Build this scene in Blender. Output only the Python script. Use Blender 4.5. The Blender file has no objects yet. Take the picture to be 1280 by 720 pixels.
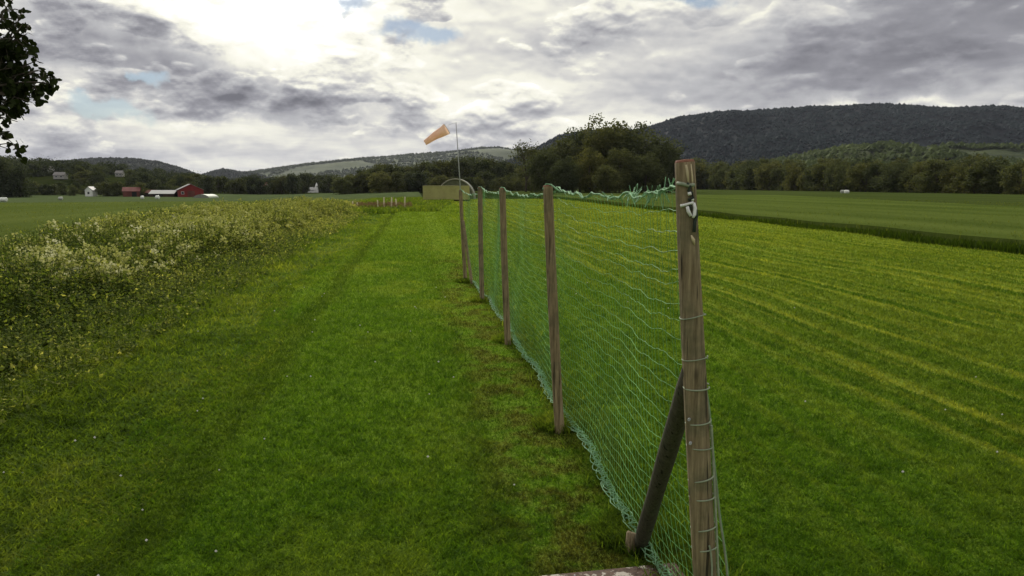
import bpy, math, random
import numpy as np
from mathutils import Vector, Matrix
random.seed(7)
rng = np.random.default_rng(11)
R = math.radians
scene = bpy.context.scene
COL = scene.collection

# ------------------------------------------------------------------ camera
H = 1.8
HORIZON_ROW, FOCAL = 233.0, 900.0
PITCH = math.atan((360 - HORIZON_ROW) / FOCAL)
cam_data = bpy.data.cameras.new('camera')
cam = bpy.data.objects.new('camera', cam_data)
COL.objects.link(cam)
cam.location = (0, 0, H)
cam.rotation_euler = (math.pi / 2 - PITCH, 0, 0)
cam_data.sensor_width = 36
cam_data.lens = 36 * FOCAL / 1280
cam_data.clip_start = 0.05
cam_data.clip_end = 30000
scene.camera = cam
CP, SP = math.cos(PITCH), math.sin(PITCH)


def ray(px, py):
    a, b = (px - 640) / FOCAL, (360 - py) / FOCAL
    return Vector((a, CP + b * SP, -SP + b * CP))


def at(px, py, Y):
    d = ray(px, py)
    return Vector((0, 0, H)) + d * (Y / d.y)


def sst(t):
    t = np.clip(t, 0, 1)
    return t * t * (3 - 2 * t)


def zf(x, y):
    """height of the land"""
    x = np.asarray(x, float); y = np.asarray(y, float)
    r = np.hypot(x, y)
    f = np.where(y > 1, -x / np.maximum(y, 1), np.where(x < 0, 1.0, 0.0))
    left = sst((f - 0.08) / 0.28)
    z = -2.1 * sst((r - 45) / 200) * left
    hillside = sst((f - 0.30) / 0.30)
    z = z + (12.5 + 5 * sst((f - .55) / .25)) * sst((r - 300) / 330) * hillside
    z = z + 2.2 * np.sin(x * .021 + 1) * np.sin(y * .017) * hillside * sst((r - 320) / 120)
    near = 1 - sst((r - 60) / 60)
    z = z + near * 0.022 * (np.sin(x * .9 + .3 * y) + np.sin(y * .7 - .5 * x + 1.3)) * sst((r - 3) / 6)
    return z


def Z(x, y):
    return float(zf(x, y))


def gp(px, py):
    """where the sight line through a pixel first meets the land"""
    d = ray(px, py)
    t = 1.0
    while t < 3000:
        p = Vector((0, 0, H)) + d * t
        if p.z <= Z(p.x, p.y):
            return p
        t *= 1.004
    return Vector((0, 0, H)) + d * t


# fence / runway direction
KX = -0.1333
UDIR = Vector((KX, 1, 0)).normalized()
def cof(x, y):
    return x - KX * y

# ------------------------------------------------------------------ node helpers
class NT:
    def __init__(s, tree, dim='3D'):
        s.t = tree; s.dim = dim
    def n(s, typ, **kw):
        nd = s.t.nodes.new(typ)
        for k, v in kw.items():
            setattr(nd, k, v)
        return nd
    def put(s, sock, v):
        if v is None:
            return
        if hasattr(v, 'is_output'):
            s.t.links.new(v, sock)
        else:
            if sock.type == 'RGBA' and not isinstance(v, (int, float)) and len(v) == 3:
                v = (*v, 1)
            sock.default_value = v
    def m(s, op, a, b=None, c=None, clamp=False):
        nd = s.n('ShaderNodeMath', operation=op, use_clamp=clamp)
        s.put(nd.inputs[0], a); s.put(nd.inputs[1], b); s.put(nd.inputs[2], c)
        return nd.outputs[0]
    def v(s, op, a, b=None):
        nd = s.n('ShaderNodeVectorMath', operation=op)
        s.put(nd.inputs[0], a)
        if b is not None:
            s.put(nd.inputs[1], b)
        return nd.outputs[0]
    def comb(s, x, y, z):
        nd = s.n('ShaderNodeCombineXYZ')
        for i, q in enumerate((x, y, z)):
            s.put(nd.inputs[i], q)
        return nd.outputs[0]
    def sep(s, v):
        nd = s.n('ShaderNodeSeparateXYZ'); s.put(nd.inputs[0], v)
        return nd.outputs
    def noise(s, vec, scale, detail=4, rough=.55, color=False, lac=2.0, dist=0.0, dim=None):
        nd = s.n('ShaderNodeTexNoise', noise_dimensions=dim or s.dim)
        s.put(nd.inputs['Vector'], vec); nd.inputs['Scale'].default_value = scale
        nd.inputs['Detail'].default_value = detail; nd.inputs['Roughness'].default_value = rough
        nd.inputs['Lacunarity'].default_value = lac; nd.inputs['Distortion'].default_value = dist
        return nd.outputs['Color' if color else 'Fac']
    def ramp(s, fac, stops, interp='LINEAR'):
        nd = s.n('ShaderNodeValToRGB'); s.put(nd.inputs[0], fac)
        cr = nd.color_ramp; cr.interpolation = interp
        while len(cr.elements) < len(stops):
            cr.elements.new(0.5)
        for e, (p, c) in zip(cr.elements, stops):
            e.position = p
            e.color = (*c, 1) if not isinstance(c, (int, float)) else (c, c, c, 1)
        return nd.outputs[0]
    def mix(s, fac, a, b, blend='MIX'):
        nd = s.n('ShaderNodeMix', data_type='RGBA', blend_type=blend)
        s.put(nd.inputs[0], fac); s.put(nd.inputs[6], a); s.put(nd.inputs[7], b)
        return nd.outputs[2]
    def sm(s, x, lo, hi):
        nd = s.n('ShaderNodeMapRange', interpolation_type='SMOOTHSTEP')
        s.put(nd.inputs[0], x); nd.inputs[1].default_value = lo; nd.inputs[2].default_value = hi
        return nd.outputs[0]
    def pos(s):
        return s.n('ShaderNodeNewGeometry').outputs['Position']
    def obj(s):
        return s.n('ShaderNodeTexCoord').outputs['Object']
    def attr(s, name):
        return s.n('ShaderNodeAttribute', attribute_name=name).outputs['Fac']
    def rnd(s):
        return s.n('ShaderNodeObjectInfo').outputs['Random']


def new_mat(name):
    m = bpy.data.materials.new(name); m.use_nodes = True
    t = m.node_tree; t.nodes.clear()
    k = NT(t); out = k.n('ShaderNodeOutputMaterial')
    return m, k, out


def principled(k, out, color, rough=.8, spec=.3, bump=None, bump_d=.02, bump_s=.5, **kw):
    p = k.n('ShaderNodeBsdfPrincipled')
    k.put(p.inputs['Base Color'], color); k.put(p.inputs['Roughness'], rough)
    p.inputs['Specular IOR Level'].default_value = spec
    for a, b in kw.items():
        k.put(p.inputs[a.replace('_', ' ')], b)
    if bump is not None:
        b = k.n('ShaderNodeBump'); b.inputs['Strength'].default_value = bump_s
        b.inputs['Distance'].default_value = bump_d
        k.put(b.inputs['Height'], bump); k.t.links.new(b.outputs[0], p.inputs['Normal'])
    k.t.links.new(p.outputs[0], out.inputs[0])
    return p


def leafy(k, out, color, trans_color, trans=.35, rough=.55, spec=.25):
    d = k.n('ShaderNodeBsdfPrincipled'); k.put(d.inputs['Base Color'], color)
    d.inputs['Roughness'].default_value = rough; d.inputs['Specular IOR Level'].default_value = spec
    t = k.n('ShaderNodeBsdfTranslucent'); k.put(t.inputs[0], trans_color)
    mx = k.n('ShaderNodeMixShader'); mx.inputs[0].default_value = trans
    k.t.links.new(d.outputs[0], mx.inputs[1]); k.t.links.new(t.outputs[0], mx.inputs[2])
    k.t.links.new(mx.outputs[0], out.inputs[0])


def simple(name, col, rough=.8, var=.25, scale=3.0, spec=.3, bump=0.0, bscale=None):
    m, k, out = new_mat(name)
    n = k.noise(k.obj(), scale, 6, .65)
    dark = tuple(c * (1 - var) for c in col); lite = tuple(min(1, c * (1 + var)) for c in col)
    c = k.ramp(n, [(.3, dark), (.7, lite)])
    principled(k, out, c, rough, spec, k.noise(k.obj(), bscale or scale * 4, 5) if bump else None, bump or .01)
    return m


# ------------------------------------------------------------------ mesh helpers
def mesh_np(name, verts, faces, mats, mat_idx=None, attrs=None, smooth=False):
    """faces: list of (n, k) int arrays"""
    verts = np.ascontiguousarray(verts, dtype=np.float32)
    if not isinstance(faces, list):
        faces = [faces]
    faces = [np.asarray(f, dtype=np.int32) for f in faces if len(f)]
    me = bpy.data.meshes.new(name)
    me.vertices.add(len(verts)); me.vertices.foreach_set('co', verts.ravel())
    loops = np.concatenate([f.ravel() for f in faces])
    sizes = np.concatenate([np.full(len(f), f.shape[1], np.int32) for f in faces])
    starts = np.concatenate([[0], np.cumsum(sizes)[:-1]]).astype(np.int32)
    me.loops.add(len(loops)); me.loops.foreach_set('vertex_index', loops)
    me.polygons.add(len(sizes)); me.polygons.foreach_set('loop_start', starts)
    me.polygons.foreach_set('loop_total', sizes)
    if mat_idx is not None:
        me.polygons.foreach_set('material_index', np.asarray(mat_idx, np.int32))
    me.polygons.foreach_set('use_smooth', np.full(len(sizes), bool(smooth)))
    for an, av in (attrs or {}).items():
        a = me.attributes.new(an, 'FLOAT', 'POINT'); a.data.foreach_set('value', np.asarray(av, np.float32))
    for mm in (mats if isinstance(mats, (list, tuple)) else [mats]):
        me.materials.append(mm)
    me.update(calc_edges=True)
    me.validate()
    return me


def link(name, me, parent=None, loc=None):
    o = bpy.data.objects.new(name, me); COL.objects.link(o)
    if parent is not None:
        o.parent = parent
    if loc is not None:
        o.location = loc
    return o


def tag(o, label=None, cat=None, group=None, kind=None):
    for k_, v_ in (('label', label), ('category', cat), ('group', group), ('kind', kind)):
        if v_:
            o[k_] = v_
    return o


def empty(name, loc, rz=0.0):
    o = bpy.data.objects.new(name, None); COL.objects.link(o)
    o.location = loc; o.rotation_euler = (0, 0, rz); o.empty_display_size = .2
    return o


class MB:
    """collects shapes into one mesh"""
    def __init__(s):
        s.v, s.f3, s.f4, s.n = [], [], [], 0
        s.poly = []
    def add(s, v, quads=None, tris=None):
        v = np.asarray(v, float).reshape(-1, 3)
        if quads is not None and len(quads):
            s.f4.append(np.asarray(quads, int) + s.n)
        if tris is not None and len(tris):
            s.f3.append(np.asarray(tris, int) + s.n)
        s.v.append(v); s.n += len(v)
        return s
    def box(s, lo, hi, M=None):
        x0, y0, z0 = lo; x1, y1, z1 = hi
        v = np.array([(x0, y0, z0), (x1, y0, z0), (x1, y1, z0), (x0, y1, z0), (x0, y0, z1), (x1, y0, z1), (x1, y1, z1), (x0, y1, z1)], float)
        if M is not None:
            v = np.array([M @ Vector(p) for p in v])
        return s.add(v, [(0, 3, 2, 1), (4, 5, 6, 7), (0, 1, 5, 4), (1, 2, 6, 5), (2, 3, 7, 6), (3, 0, 4, 7)])
    def tube(s, pts, rad, seg=8, cap=True, ref=None):
        P = np.array([tuple(p) for p in pts], float)
        K = len(P); rad = np.broadcast_to(np.asarray(rad, float), (K,))
        T = np.gradient(P, axis=0); T /= np.linalg.norm(T, axis=1)[:, None] + 1e-12
        rf = np.array(ref if ref is not None else ((0, 0, 1) if abs(T[:, 2]).mean() < .8 else (0, 1, 0)), float)
        A = np.cross(T, rf); A /= np.linalg.norm(A, axis=1)[:, None] + 1e-12
        B = np.cross(T, A)
        th = np.arange(seg) * 2 * math.pi / seg
        V = P[:, None] + rad[:, None, None] * (np.cos(th)[None, :, None] * A[:, None] + np.sin(th)[None, :, None] * B[:, None])
        i = np.arange(K - 1)[:, None] * seg; j = np.arange(seg)[None]; j2 = (j + 1) % seg
        q = np.stack([i + j, i + j2, i + seg + j2, i + seg + j], -1).reshape(-1, 4)
        V = V.reshape(-1, 3); tr = []
        if cap:
            c0, c1 = len(V), len(V) + 1
            V = np.vstack([V, P[0], P[-1]])
            for a in range(seg):
                tr.append((c0, (a + 1) % seg, a)); tr.append((c1, (K - 1) * seg + a, (K - 1) * seg + (a + 1) % seg))
        return s.add(V, q, tr)
    def build(s, name, mat, parent=None, smooth=False, loc=None):
        fs = []
        if s.f4: fs.append(np.vstack(s.f4))
        if s.f3: fs.append(np.vstack(s.f3))
        me = mesh_np(name, np.vstack(s.v), fs, mat, smooth=smooth)
        return link(name, me, parent, loc)


def many_tubes(P, rad, refs, seg=4):
    """P (M,K,3) polylines; returns verts, quads"""
    M_, K, _ = P.shape
    T = np.gradient(P, axis=1); T /= np.linalg.norm(T, axis=2)[..., None] + 1e-12
    A = np.cross(T, np.asarray(refs, float)); A /= np.linalg.norm(A, axis=2)[..., None] + 1e-12
    B = np.cross(T, A)
    th = np.arange(seg) * 2 * math.pi / seg
    rad = np.broadcast_to(np.asarray(rad, float), (M_, K))
    V = P[:, :, None] + rad[:, :, None, None] * (np.cos(th)[:, None] * A[:, :, None] + np.sin(th)[:, None] * B[:, :, None])
    base = (np.arange(M_)[:, None, None] * K + np.arange(K - 1)[None, :, None]) * seg
    j = np.arange(seg)[None, None]; j2 = (j + 1) % seg
    q = np.stack([base + j, base + j2, base + seg + j2, base + seg + j], -1).reshape(-1, 4)
    return V.reshape(-1, 3), q


def kites(C, up, side, L, W, fold=.15):
    """leaf shaped quads: C (N,3) bases, unit dirs up/side, sizes"""
    L = np.asarray(L)[:, None]; W = np.asarray(W)[:, None]
    nrm = np.cross(up, side)
    a = C; b = C + up * L * .45 + side * W * .5 + nrm * L * fold
    c = C + up * L; d = C + up * L * .45 - side * W * .5 + nrm * L * fold
    V = np.stack([a, b, c, d], 1).reshape(-1, 3)
    q = np.arange(len(C) * 4).reshape(-1, 4)
    return V, q


def unit(v):
    return v / (np.linalg.norm(v, axis=-1, keepdims=True) + 1e-9)


def rdirs(n, g=rng):
    return unit(g.normal(size=(n, 3)))


def sidefor(up, g=rng):
    return unit(np.cross(up, rdirs(len(up), g)))


# smooth value noise in 2-D (numpy)
_tab = rng.random((256, 256))
def vnoise(x, y):
    xi = np.floor(x).astype(int); yi = np.floor(y).astype(int)
    fx = x - xi; fy = y - yi
    fx = fx * fx * (3 - 2 * fx); fy = fy * fy * (3 - 2 * fy)
    g = lambda a, b: _tab[a & 255, b & 255]
    return (g(xi, yi) * (1 - fx) + g(xi + 1, yi) * fx) * (1 - fy) + (g(xi, yi + 1) * (1 - fx) + g(xi + 1, yi + 1) * fx) * fy
def fbm(x, y, o=4):
    s = 0; a = .5
    for i in range(o):
        s = s + a * vnoise(x * 2 ** i + 17 * i, y * 2 ** i + 31 * i); a *= .5
    return s

# ------------------------------------------------------------------ materials
def lawn_color(k):
    P = k.pos(); x, y, z = k.sep(P)
    c = k.m('MULTIPLY_ADD', y, -KX, x)                    # distance across the strip
    fine = k.noise(P, 9.0, 5, .7)
    mid = k.noise(P, 1.1, 4, .6)
    big = k.noise(P, .22, 3, .5)
    green = k.ramp(fine, [(.28, (.036, .088, .007)), (.5, (.066, .144, .013)), (.75, (.110, .196, .021))])
    yel = k.ramp(fine, [(.3, (.145, .190, .024)), (.7, (.29, .335, .058))])
    # mown swaths and clippings, drawn out along the strip
    wob = k.noise(P, .35, 2, .5)
    cw = k.m('MULTIPLY_ADD', wob, .5, c)
    sv = k.comb(cw, k.m('MULTIPLY', y, .035), 0.0)
    st = k.noise(sv, 1.55, 3, .6)
    st2 = k.noise(k.comb(k.m('ADD', cw, 31.7), k.m('MULTIPLY', y, .05), 0.0), 4.2, 2, .6)
    right = k.m('MULTIPLY_ADD', k.sm(c, 3.2, 4.6), .8, k.m('MULTIPLY', k.sm(c, 1.3, 2.2), .2))
    st3 = k.noise(k.comb(k.m('MULTIPLY_ADD', wob, .12, k.m('ADD', c, 57.3)), k.m('MULTIPLY', y, .018), 0.0), 6.5, 2, .55)
    w1 = k.m('SINE', k.m('MULTIPLY_ADD', st, 7.0, k.m('MULTIPLY', c, 10.6)))
    w2 = k.m('SINE', k.m('MULTIPLY_ADD', st, -5.0, k.m('MULTIPLY', c, 17.3)))
    lines = k.m('MAXIMUM', k.sm(w1, .30, .95), k.m('MULTIPLY', k.sm(w2, .40, .95), .7))
    lines = k.m('MULTIPLY', lines, k.m('MULTIPLY_ADD', k.sm(st3, .38, .60), .55, .45))
    stripes = k.m('MULTIPLY', k.m('MULTIPLY', lines, right), k.m('MULTIPLY_ADD', k.sm(st2, .35, .60), .6, .4))
    lanes = k.m('MULTIPLY', k.sm(st, .45, .60), k.m('MULTIPLY', k.sm(c, 3.0, 8.0), .30))
    patch = k.m('MULTIPLY', k.sm(big, .50, .72), k.sm(mid, .35, .65))
    left_dry = k.m('MULTIPLY', k.m('SUBTRACT', 1.0, k.sm(c, -3.2, -.6)), k.sm(mid, .35, .62))
    far = k.m('MULTIPLY', k.sm(y, 9, 40), .24)  # low light on the distant grass, put in as yellower colour
    f = stripes
    f = k.m('MAXIMUM', f, lanes)
    f = k.m('MAXIMUM', f, k.m('MULTIPLY', patch, .38))
    f = k.m('MAXIMUM', f, k.m('MULTIPLY', left_dry, .5))
    f = k.m('ADD', f, far, clamp=True)
    col = k.mix(f, k.mix(k.m('MULTIPLY', right, .34), green, (.018, .042, .004)), yel)
    # worn ground along the foot of the net, and two faint wheel lines
    d = k.m('ABSOLUTE', k.m('SUBTRACT', c, .85))
    bare = k.m('MULTIPLY', k.m('SUBTRACT', 1.0, k.sm(d, .1, .75)), k.sm(k.noise(P, 2.3, 4, .65), .40, .60))
    bare = k.m('MULTIPLY', bare, k.m('SUBTRACT', 1.0, k.sm(y, 16, 20)))
    col = k.mix(k.m('MULTIPLY', bare, .75), col, k.ramp(fine, [(.3, (.030, .026, .009)), (.7, (.085, .072, .022))]))
    for off in (-1.35, -2.5):
        w = k.m('ABSOLUTE', k.m('SUBTRACT', k.m('MULTIPLY_ADD', wob, .25, c), off))
        ln = k.m('MULTIPLY', k.m('SUBTRACT', 1.0, k.sm(w, .05, .28)), .45)
        col = k.mix(ln, col, (.028, .05, .006))
    return col, fine, f


def grass_mat(name, color_fn, blades, trans=.5, gain=(1.5, 1.4, .6), sheen=False):
    m, k, out = new_mat(name)
    k.dim = '2D'
    col, fine, f = color_fn(k)
    if blades:
        t = k.attr('tint')
        col = k.mix(1.0, col, k.ramp(t, [(0, (.62, .66, .6)), (.6, (1.1, 1.05, .9)), (1, (1.8, 1.6, 1.3))]), 'MULTIPLY')
        leafy(k, out, col, k.mix(1.0, col, gain, 'MULTIPLY'), trans, .75, .05)
    else:
        P = k.pos()
        b = k.m('MULTIPLY_ADD', k.noise(P, 34, 3, .7), .5, fine)
        principled(k, out, col, 1.0, 0.0, b, .05, .9, **({'Sheen_Weight': .35, 'Sheen_Roughness': .6, 'Sheen_Tint': (.6, .75, .08, 1)} if sheen else {}))
    return m


def field_color(dark, lite, sc=.6, rows=None):
    def fn(k):
        P = k.pos()
        fine = k.noise(P, sc * 6, 5, .7)
        x, y, z = k.sep(P)
        streak = k.noise(k.comb(k.m('MULTIPLY_ADD', y, -KX, x), k.m('MULTIPLY', y, .06), 0.0), .25, 4, .6)
        f = k.m('MULTIPLY_ADD', fine, .45, k.m('MULTIPLY', streak, .6))
        return k.ramp(f, [(.36, dark), (.68, lite)]), fine, f
    return fn


M_lawn = grass_mat('mown_grass', lawn_color, False, sheen=True)
M_blade = grass_mat('mown_grass_blades', lawn_color, True)
FC_left = field_color((.066, .092, .020), (.108, .136, .034))
FC_leftfar = field_color((.062, .085, .034), (.094, .122, .052))
FC_right = field_color((.060, .088, .017), (.102, .134, .030))
FC_rightfar = field_color((.042, .060, .014), (.066, .088, .024))
FC_strip = field_color((.018, .038, .005), (.052, .084, .012), 1.2)
FC_land = field_color((.012, .020, .006), (.034, .040, .010), .08)
M_fl, M_flf = grass_mat('crop_left', FC_left, False), grass_mat('crop_left_far', FC_leftfar, False)
M_fr, M_frf = grass_mat('crop_right', FC_right, False), grass_mat('crop_right_far', FC_rightfar, False)
M_land = grass_mat('land', FC_land, False)
M_frb = grass_mat('crop_blades', FC_right, True)
M_stripb = grass_mat('strip_blades', FC_strip, True)
M_flb = grass_mat('crop_blades_left', FC_left, True)


def rough_color(k):
    P = k.pos(); fine = k.noise(P, 5, 5, .7); big = k.noise(P, .5, 3)
    f = k.m('MULTIPLY_ADD', fine, .6, k.m('MULTIPLY', big, .5))
    return k.ramp(f, [(.33, (.032, .064, .009)), (.52, (.085, .142, .020)), (.72, (.17, .22, .038))]), fine, f
M_rough = grass_mat('rough_grass', rough_color, False)
M_roughb = grass_mat('rough_grass_blades', rough_color, True)

m, k, out = new_mat('weed_leaf')
t = k.attr('tint')
c_ = k.ramp(t, [(0, (.036, .064, .012)), (.45, (.095, .135, .026)), (.8, (.20, .235, .050)), (1, (.40, .41, .13))])
leafy(k, out, c_, k.mix(1.0, c_, (1.5, 1.4, .7), 'MULTIPLY'), .48, .85, .06); M_weed = m
m, k, out = new_mat('weed_flower')
t = k.attr('tint')
c_ = k.ramp(t, [(0, (.30, .32, .06)), (.6, (.52, .52, .16)), (1, (.74, .73, .44))])
leafy(k, out, c_, c_, .3, .7, .2); M_flower = m
M_petal = simple('clover_flower', (.62, .60, .55), .8, .1)


def foliage(name, cols, gain=(1.4, 1.4, .7), trans=.28):
    m, k, out = new_mat(name)
    t = k.attr('tint'); P = k.obj()
    n = k.noise(P, .55, 3, .6)
    f = k.m('MULTIPLY_ADD', n, .55, k.m('MULTIPLY', t, .45))
    c = k.ramp(f, [(.22, cols[0]), (.5, cols[1]), (.78, cols[2])])
    r = k.rnd()
    c = k.mix(1.0, c, k.ramp(r, [(0, (.70, .74, .85)), (.5, (1.0, 1.0, 1.0)), (1, (1.35, 1.2, .95))]), 'MULTIPLY')
    leafy(k, out, c, k.mix(1.0, c, gain, 'MULTIPLY'), trans, .8, .08)
    return m
M_fol = foliage('broadleaf_foliage', ((.044, .054, .024), (.086, .098, .044), (.150, .158, .068)))
M_fold = foliage('dark_foliage', ((.026, .034, .019), (.054, .066, .035), (.098, .112, .056)))
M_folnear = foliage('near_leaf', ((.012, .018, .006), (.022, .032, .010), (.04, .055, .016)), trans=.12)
M_bark = simple('bark', (.085, .070, .055), .95, .35, 6, .2, .02)


def forest_mat(name, dark, lite, sc, clear=None):
    m, k, out = new_mat(name)
    P = k.pos()
    n = k.m('MULTIPLY_ADD', k.noise(P, sc, 6, .68), .7, k.m('MULTIPLY', k.noise(P, sc * .12, 3), .4))
    c = k.ramp(n, [(.38, dark), (.68, lite)])
    if clear:
        g = k.sm(k.noise(P, clear[1], 3, .55), clear[2], clear[2] + .06)
        c = k.mix(g, c, clear[0])
    principled(k, out, c, .95, .1, k.noise(P, sc * 2, 4, .7), 8.0, .4)
    return m
M_hill_right = forest_mat('forest_slope_cloud_shade', (.009, .014, .015), (.019, .027, .026), .02)  # dark forest, deepened: the cloud shadow is put into the colour
M_hill_foot = forest_mat('forest_slope_mid', (.018, .030, .010), (.066, .082, .022), .03, ((.13, .14, .025), .006, .56))
M_hill_left = forest_mat('forest_slope_left', (.014, .020, .014), (.040, .050, .030), .02)
M_hill_mid = forest_mat('forest_slope_pale', (.035, .050, .022), (.090, .110, .045), .012)  # mixed forest and field, with the sunlit lightness put into the colour
M_fst_dark = forest_mat('forest_crowns_cloud_shade', (.008, .015, .016), (.016, .028, .027), .012)  # crowns carry the same cloud shadow in their colour
M_fst_mid = forest_mat('forest_crowns_mid', (.022, .036, .010), (.075, .098, .024), .04)
M_fst_left = forest_mat('forest_crowns_left', (.012, .017, .011), (.036, .045, .026), .03)
M_fst_pale = forest_mat('forest_crowns_pale', (.028, .040, .018), (.075, .092, .038), .02)  # crowns lightened in colour to match the sunlit slope

# weathered round posts
def wood(name, dark, lite, green=.5, ring=.0):
    m, k, out = new_mat(name)
    P = k.obj(); x, y, z = k.sep(P)
    g = k.noise(k.comb(k.m('MULTIPLY', x, 1.0), k.m('MULTIPLY', y, 1.0), k.m('MULTIPLY', z, .05)), 95, 5, .7)
    blot = k.noise(P, 4.5, 5, .65)
    c = k.ramp(g, [(.32, dark), (.68, lite)])
    c = k.mix(k.m('MULTIPLY', k.sm(blot, .48, .62), green), c, k.ramp(g, [(.3, (.035, .042, .022)), (.7, (.11, .12, .07))]))
    crack = k.sm(k.noise(k.comb(x, y, k.m('MULTIPLY', z, .02)), 60, 2, .5), .30, .36)
    c = k.mix(1.0, c, k.ramp(crack, [(0, .25), (1, 1.0)]), 'MULTIPLY')
    kn = k.n('ShaderNodeTexVoronoi'); k.put(kn.inputs['Vector'], k.comb(x, y, k.m('MULTIPLY', z, .45))); kn.inputs['Scale'].default_value = 9
    knot = k.sm(kn.outputs['Distance'], .05, .16)
    c = k.mix(1.0, c, k.ramp(knot, [(0, .35), (1, 1.0)]), 'MULTIPLY')
    principled(k, out, c, .85, .25, k.m('MULTIPLY_ADD', crack, .8, g), .006, .8)
    return m
M_post = wood('weathered_post', (.120, .088, .048), (.33, .262, .158), .45)
M_post2 = wood('weathered_post_pale', (.13, .094, .050), (.38, .29, .165), .35)
M_brace = wood('shaded_brace', (.040, .036, .026), (.100, .090, .062), .6)  # shade on the brace is put into these dark wood tones
M_net = simple('net_twine', (.15, .34, .11), .6, .5, 1.7, .1)
M_netw = simple('net_border_twine', (.21, .39, .21), .65, .4, 20, .15)
M_cord = simple('pale_cord', (.27, .31, .22), .7, .25, 30, .3)
M_white = simple('white_cord', (.78, .78, .76), .6, .08, 30, .3)
M_darkcord = simple('dark_twine', (.03, .04, .03), .8, .2, 30)
M_endgrain = simple('red_end_grain', (.22, .10, .065), .9, .4, 40, .2, .004)
M_splint = simple('split_wood', (.52, .44, .28), .8, .25, 40, .2)
m, k, out = new_mat('flaking_paint')
P = k.obj()
fl = k.sm(k.noise(P, 16, 6, .7), .54, .60)
c_ = k.mix(fl, k.ramp(k.noise(P, 60, 4), [(.3, (.045, .026, .018)), (.7, (.12, .072, .045))]), (.42, .38, .32))
principled(k, out, c_, .8, .3, fl, .002, .6); M_board = m
M_sock = None
m, k, out = new_mat('windsock_cloth')
c_ = k.ramp(k.noise(k.obj(), 2.0, 4), [(.3, (.88, .62, .47)), (.7, (.93, .74, .60))])
leafy(k, out, c_, k.mix(1.0, c_, (1.0, .95, .9), 'MULTIPLY'), .45, .8, .1); M_sock = m
M_steel = simple('galvanised_steel', (.34, .35, .36), .5, .15, 8, .5)
M_olive = simple('olive_board', (.36, .34, .135), .95, .16, 1.2, .05, .01)
M_brown = simple('brown_skid', (.055, .035, .022), .9, .3, 4)
M_grey = simple('grey_tarp', (.22, .23, .19), .8, .25, 1.5, .2, .03)
M_shel = simple('shelter_cloth', (.12, .125, .08), .95, .2, 2, .05)
M_rim = simple('shelter_rim', (.24, .23, .17), .95, .15, 3, .05)
M_red = simple('falu_red_boards', (.20, .028, .026), .9, .2, .8)
M_redold = simple('faded_red_boards', (.14, .050, .040), .9, .25, .8)
M_tin = simple('tin_roof', (.20, .185, .175), .55, .2, .5, .5)
M_roofw = simple('pale_roof', (.44, .44, .42), .6, .1, .5, .4)
M_roofred = simple('red_roof', (.22, .09, .08), .8, .2, .5)
M_wht = simple('white_boards', (.78, .78, .75), .8, .06, 1)
M_pale = simple('pale_boards', (.36, .35, .32), .8, .1, 1)
M_dark = simple('dark_opening', (.02, .02, .02), .9, .2, 2)
m, k, out = new_mat('window_glass'); principled(k, out, (.03, .035, .045), .1, .5); M_glass = m
M_wrap = simple('bale_wrap', (.76, .78, .72), .4, .08, 3, .5)
M_wrapg = simple('bale_wrap_grey', (.40, .42, .36), .5, .12, 3, .4)
M_stake = simple('pale_stake', (.62, .55, .38), .85, .2, 6)
M_drybed = simple('dry_stems', (.24, .15, .07), .9, .35, 3)

# ------------------------------------------------------------------ the land
NR, NA = 130, 420
rr = np.concatenate([[0.0], np.geomspace(.8, 9000, NR)])
# angles: finer towards +Y
aa = np.linspace(-1, 1, NA, endpoint=False)
aa = math.pi * (0.45 * aa + 0.55 * aa ** 3)
RRm, AAm = np.meshgrid(rr, aa, indexing='ij')
gx, gy = RRm * np.sin(AAm), RRm * np.cos(AAm)
gz = zf(gx, gy) - 0.22 * (1 - sst((RRm - 430) / 60))
i = np.arange(NR)[:, None] * NA; j = np.arange(NA)[None]; j2 = (j + 1) % NA
q = np.stack([i + j, i + NA + j, i + NA + j2, i + j2], -1).reshape(-1, 4)
gnd = link('ground', mesh_np('ground', np.stack([gx, gy, gz], -1).reshape(-1, 3), q, M_land, smooth=True))
tag(gnd, kind='structure')


def sheet(name, mat, cs, ys, off, cfun=None):
    """a sheet over the land in (across, along) coordinates; cs(y) -> two limits"""
    rows = []
    n = 70
    for y in ys:
        a, b = cs(y)
        c = np.linspace(a, b, n)
        x = c + KX * y
        rows.append(np.stack([x, np.full(n, y), zf(x, np.full(n, y)) + off], -1))
    V = np.array(rows); K = len(ys)
    # skirt all round so that the sheet has a thickness
    i = np.arange(K - 1)[:, None] * n; j = np.arange(n - 1)[None]
    q = np.stack([i + j, i + j + 1, i + n + j + 1, i + n + j], -1).reshape(-1, 4)
    V = V.reshape(-1, 3)
    ring = list(range(n)) + [r * n + n - 1 for r in range(1, K)] + [(K - 1) * n + c for c in range(n - 2, -1, -1)] + [r * n for r in range(K - 2, 0, -1)]
    low = V[ring].copy(); low[:, 2] -= off + .3
    b0 = len(V); m_ = len(ring)
    sk = np.array([(ring[a], b0 + a, b0 + (a + 1) % m_, ring[(a + 1) % m_]) for a in range(m_)])
    o = link(name, mesh_np(name, np.vstack([V, low]), [np.vstack([q, sk])], mat, smooth=False))
    tag(o, kind='structure')
    return o

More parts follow.
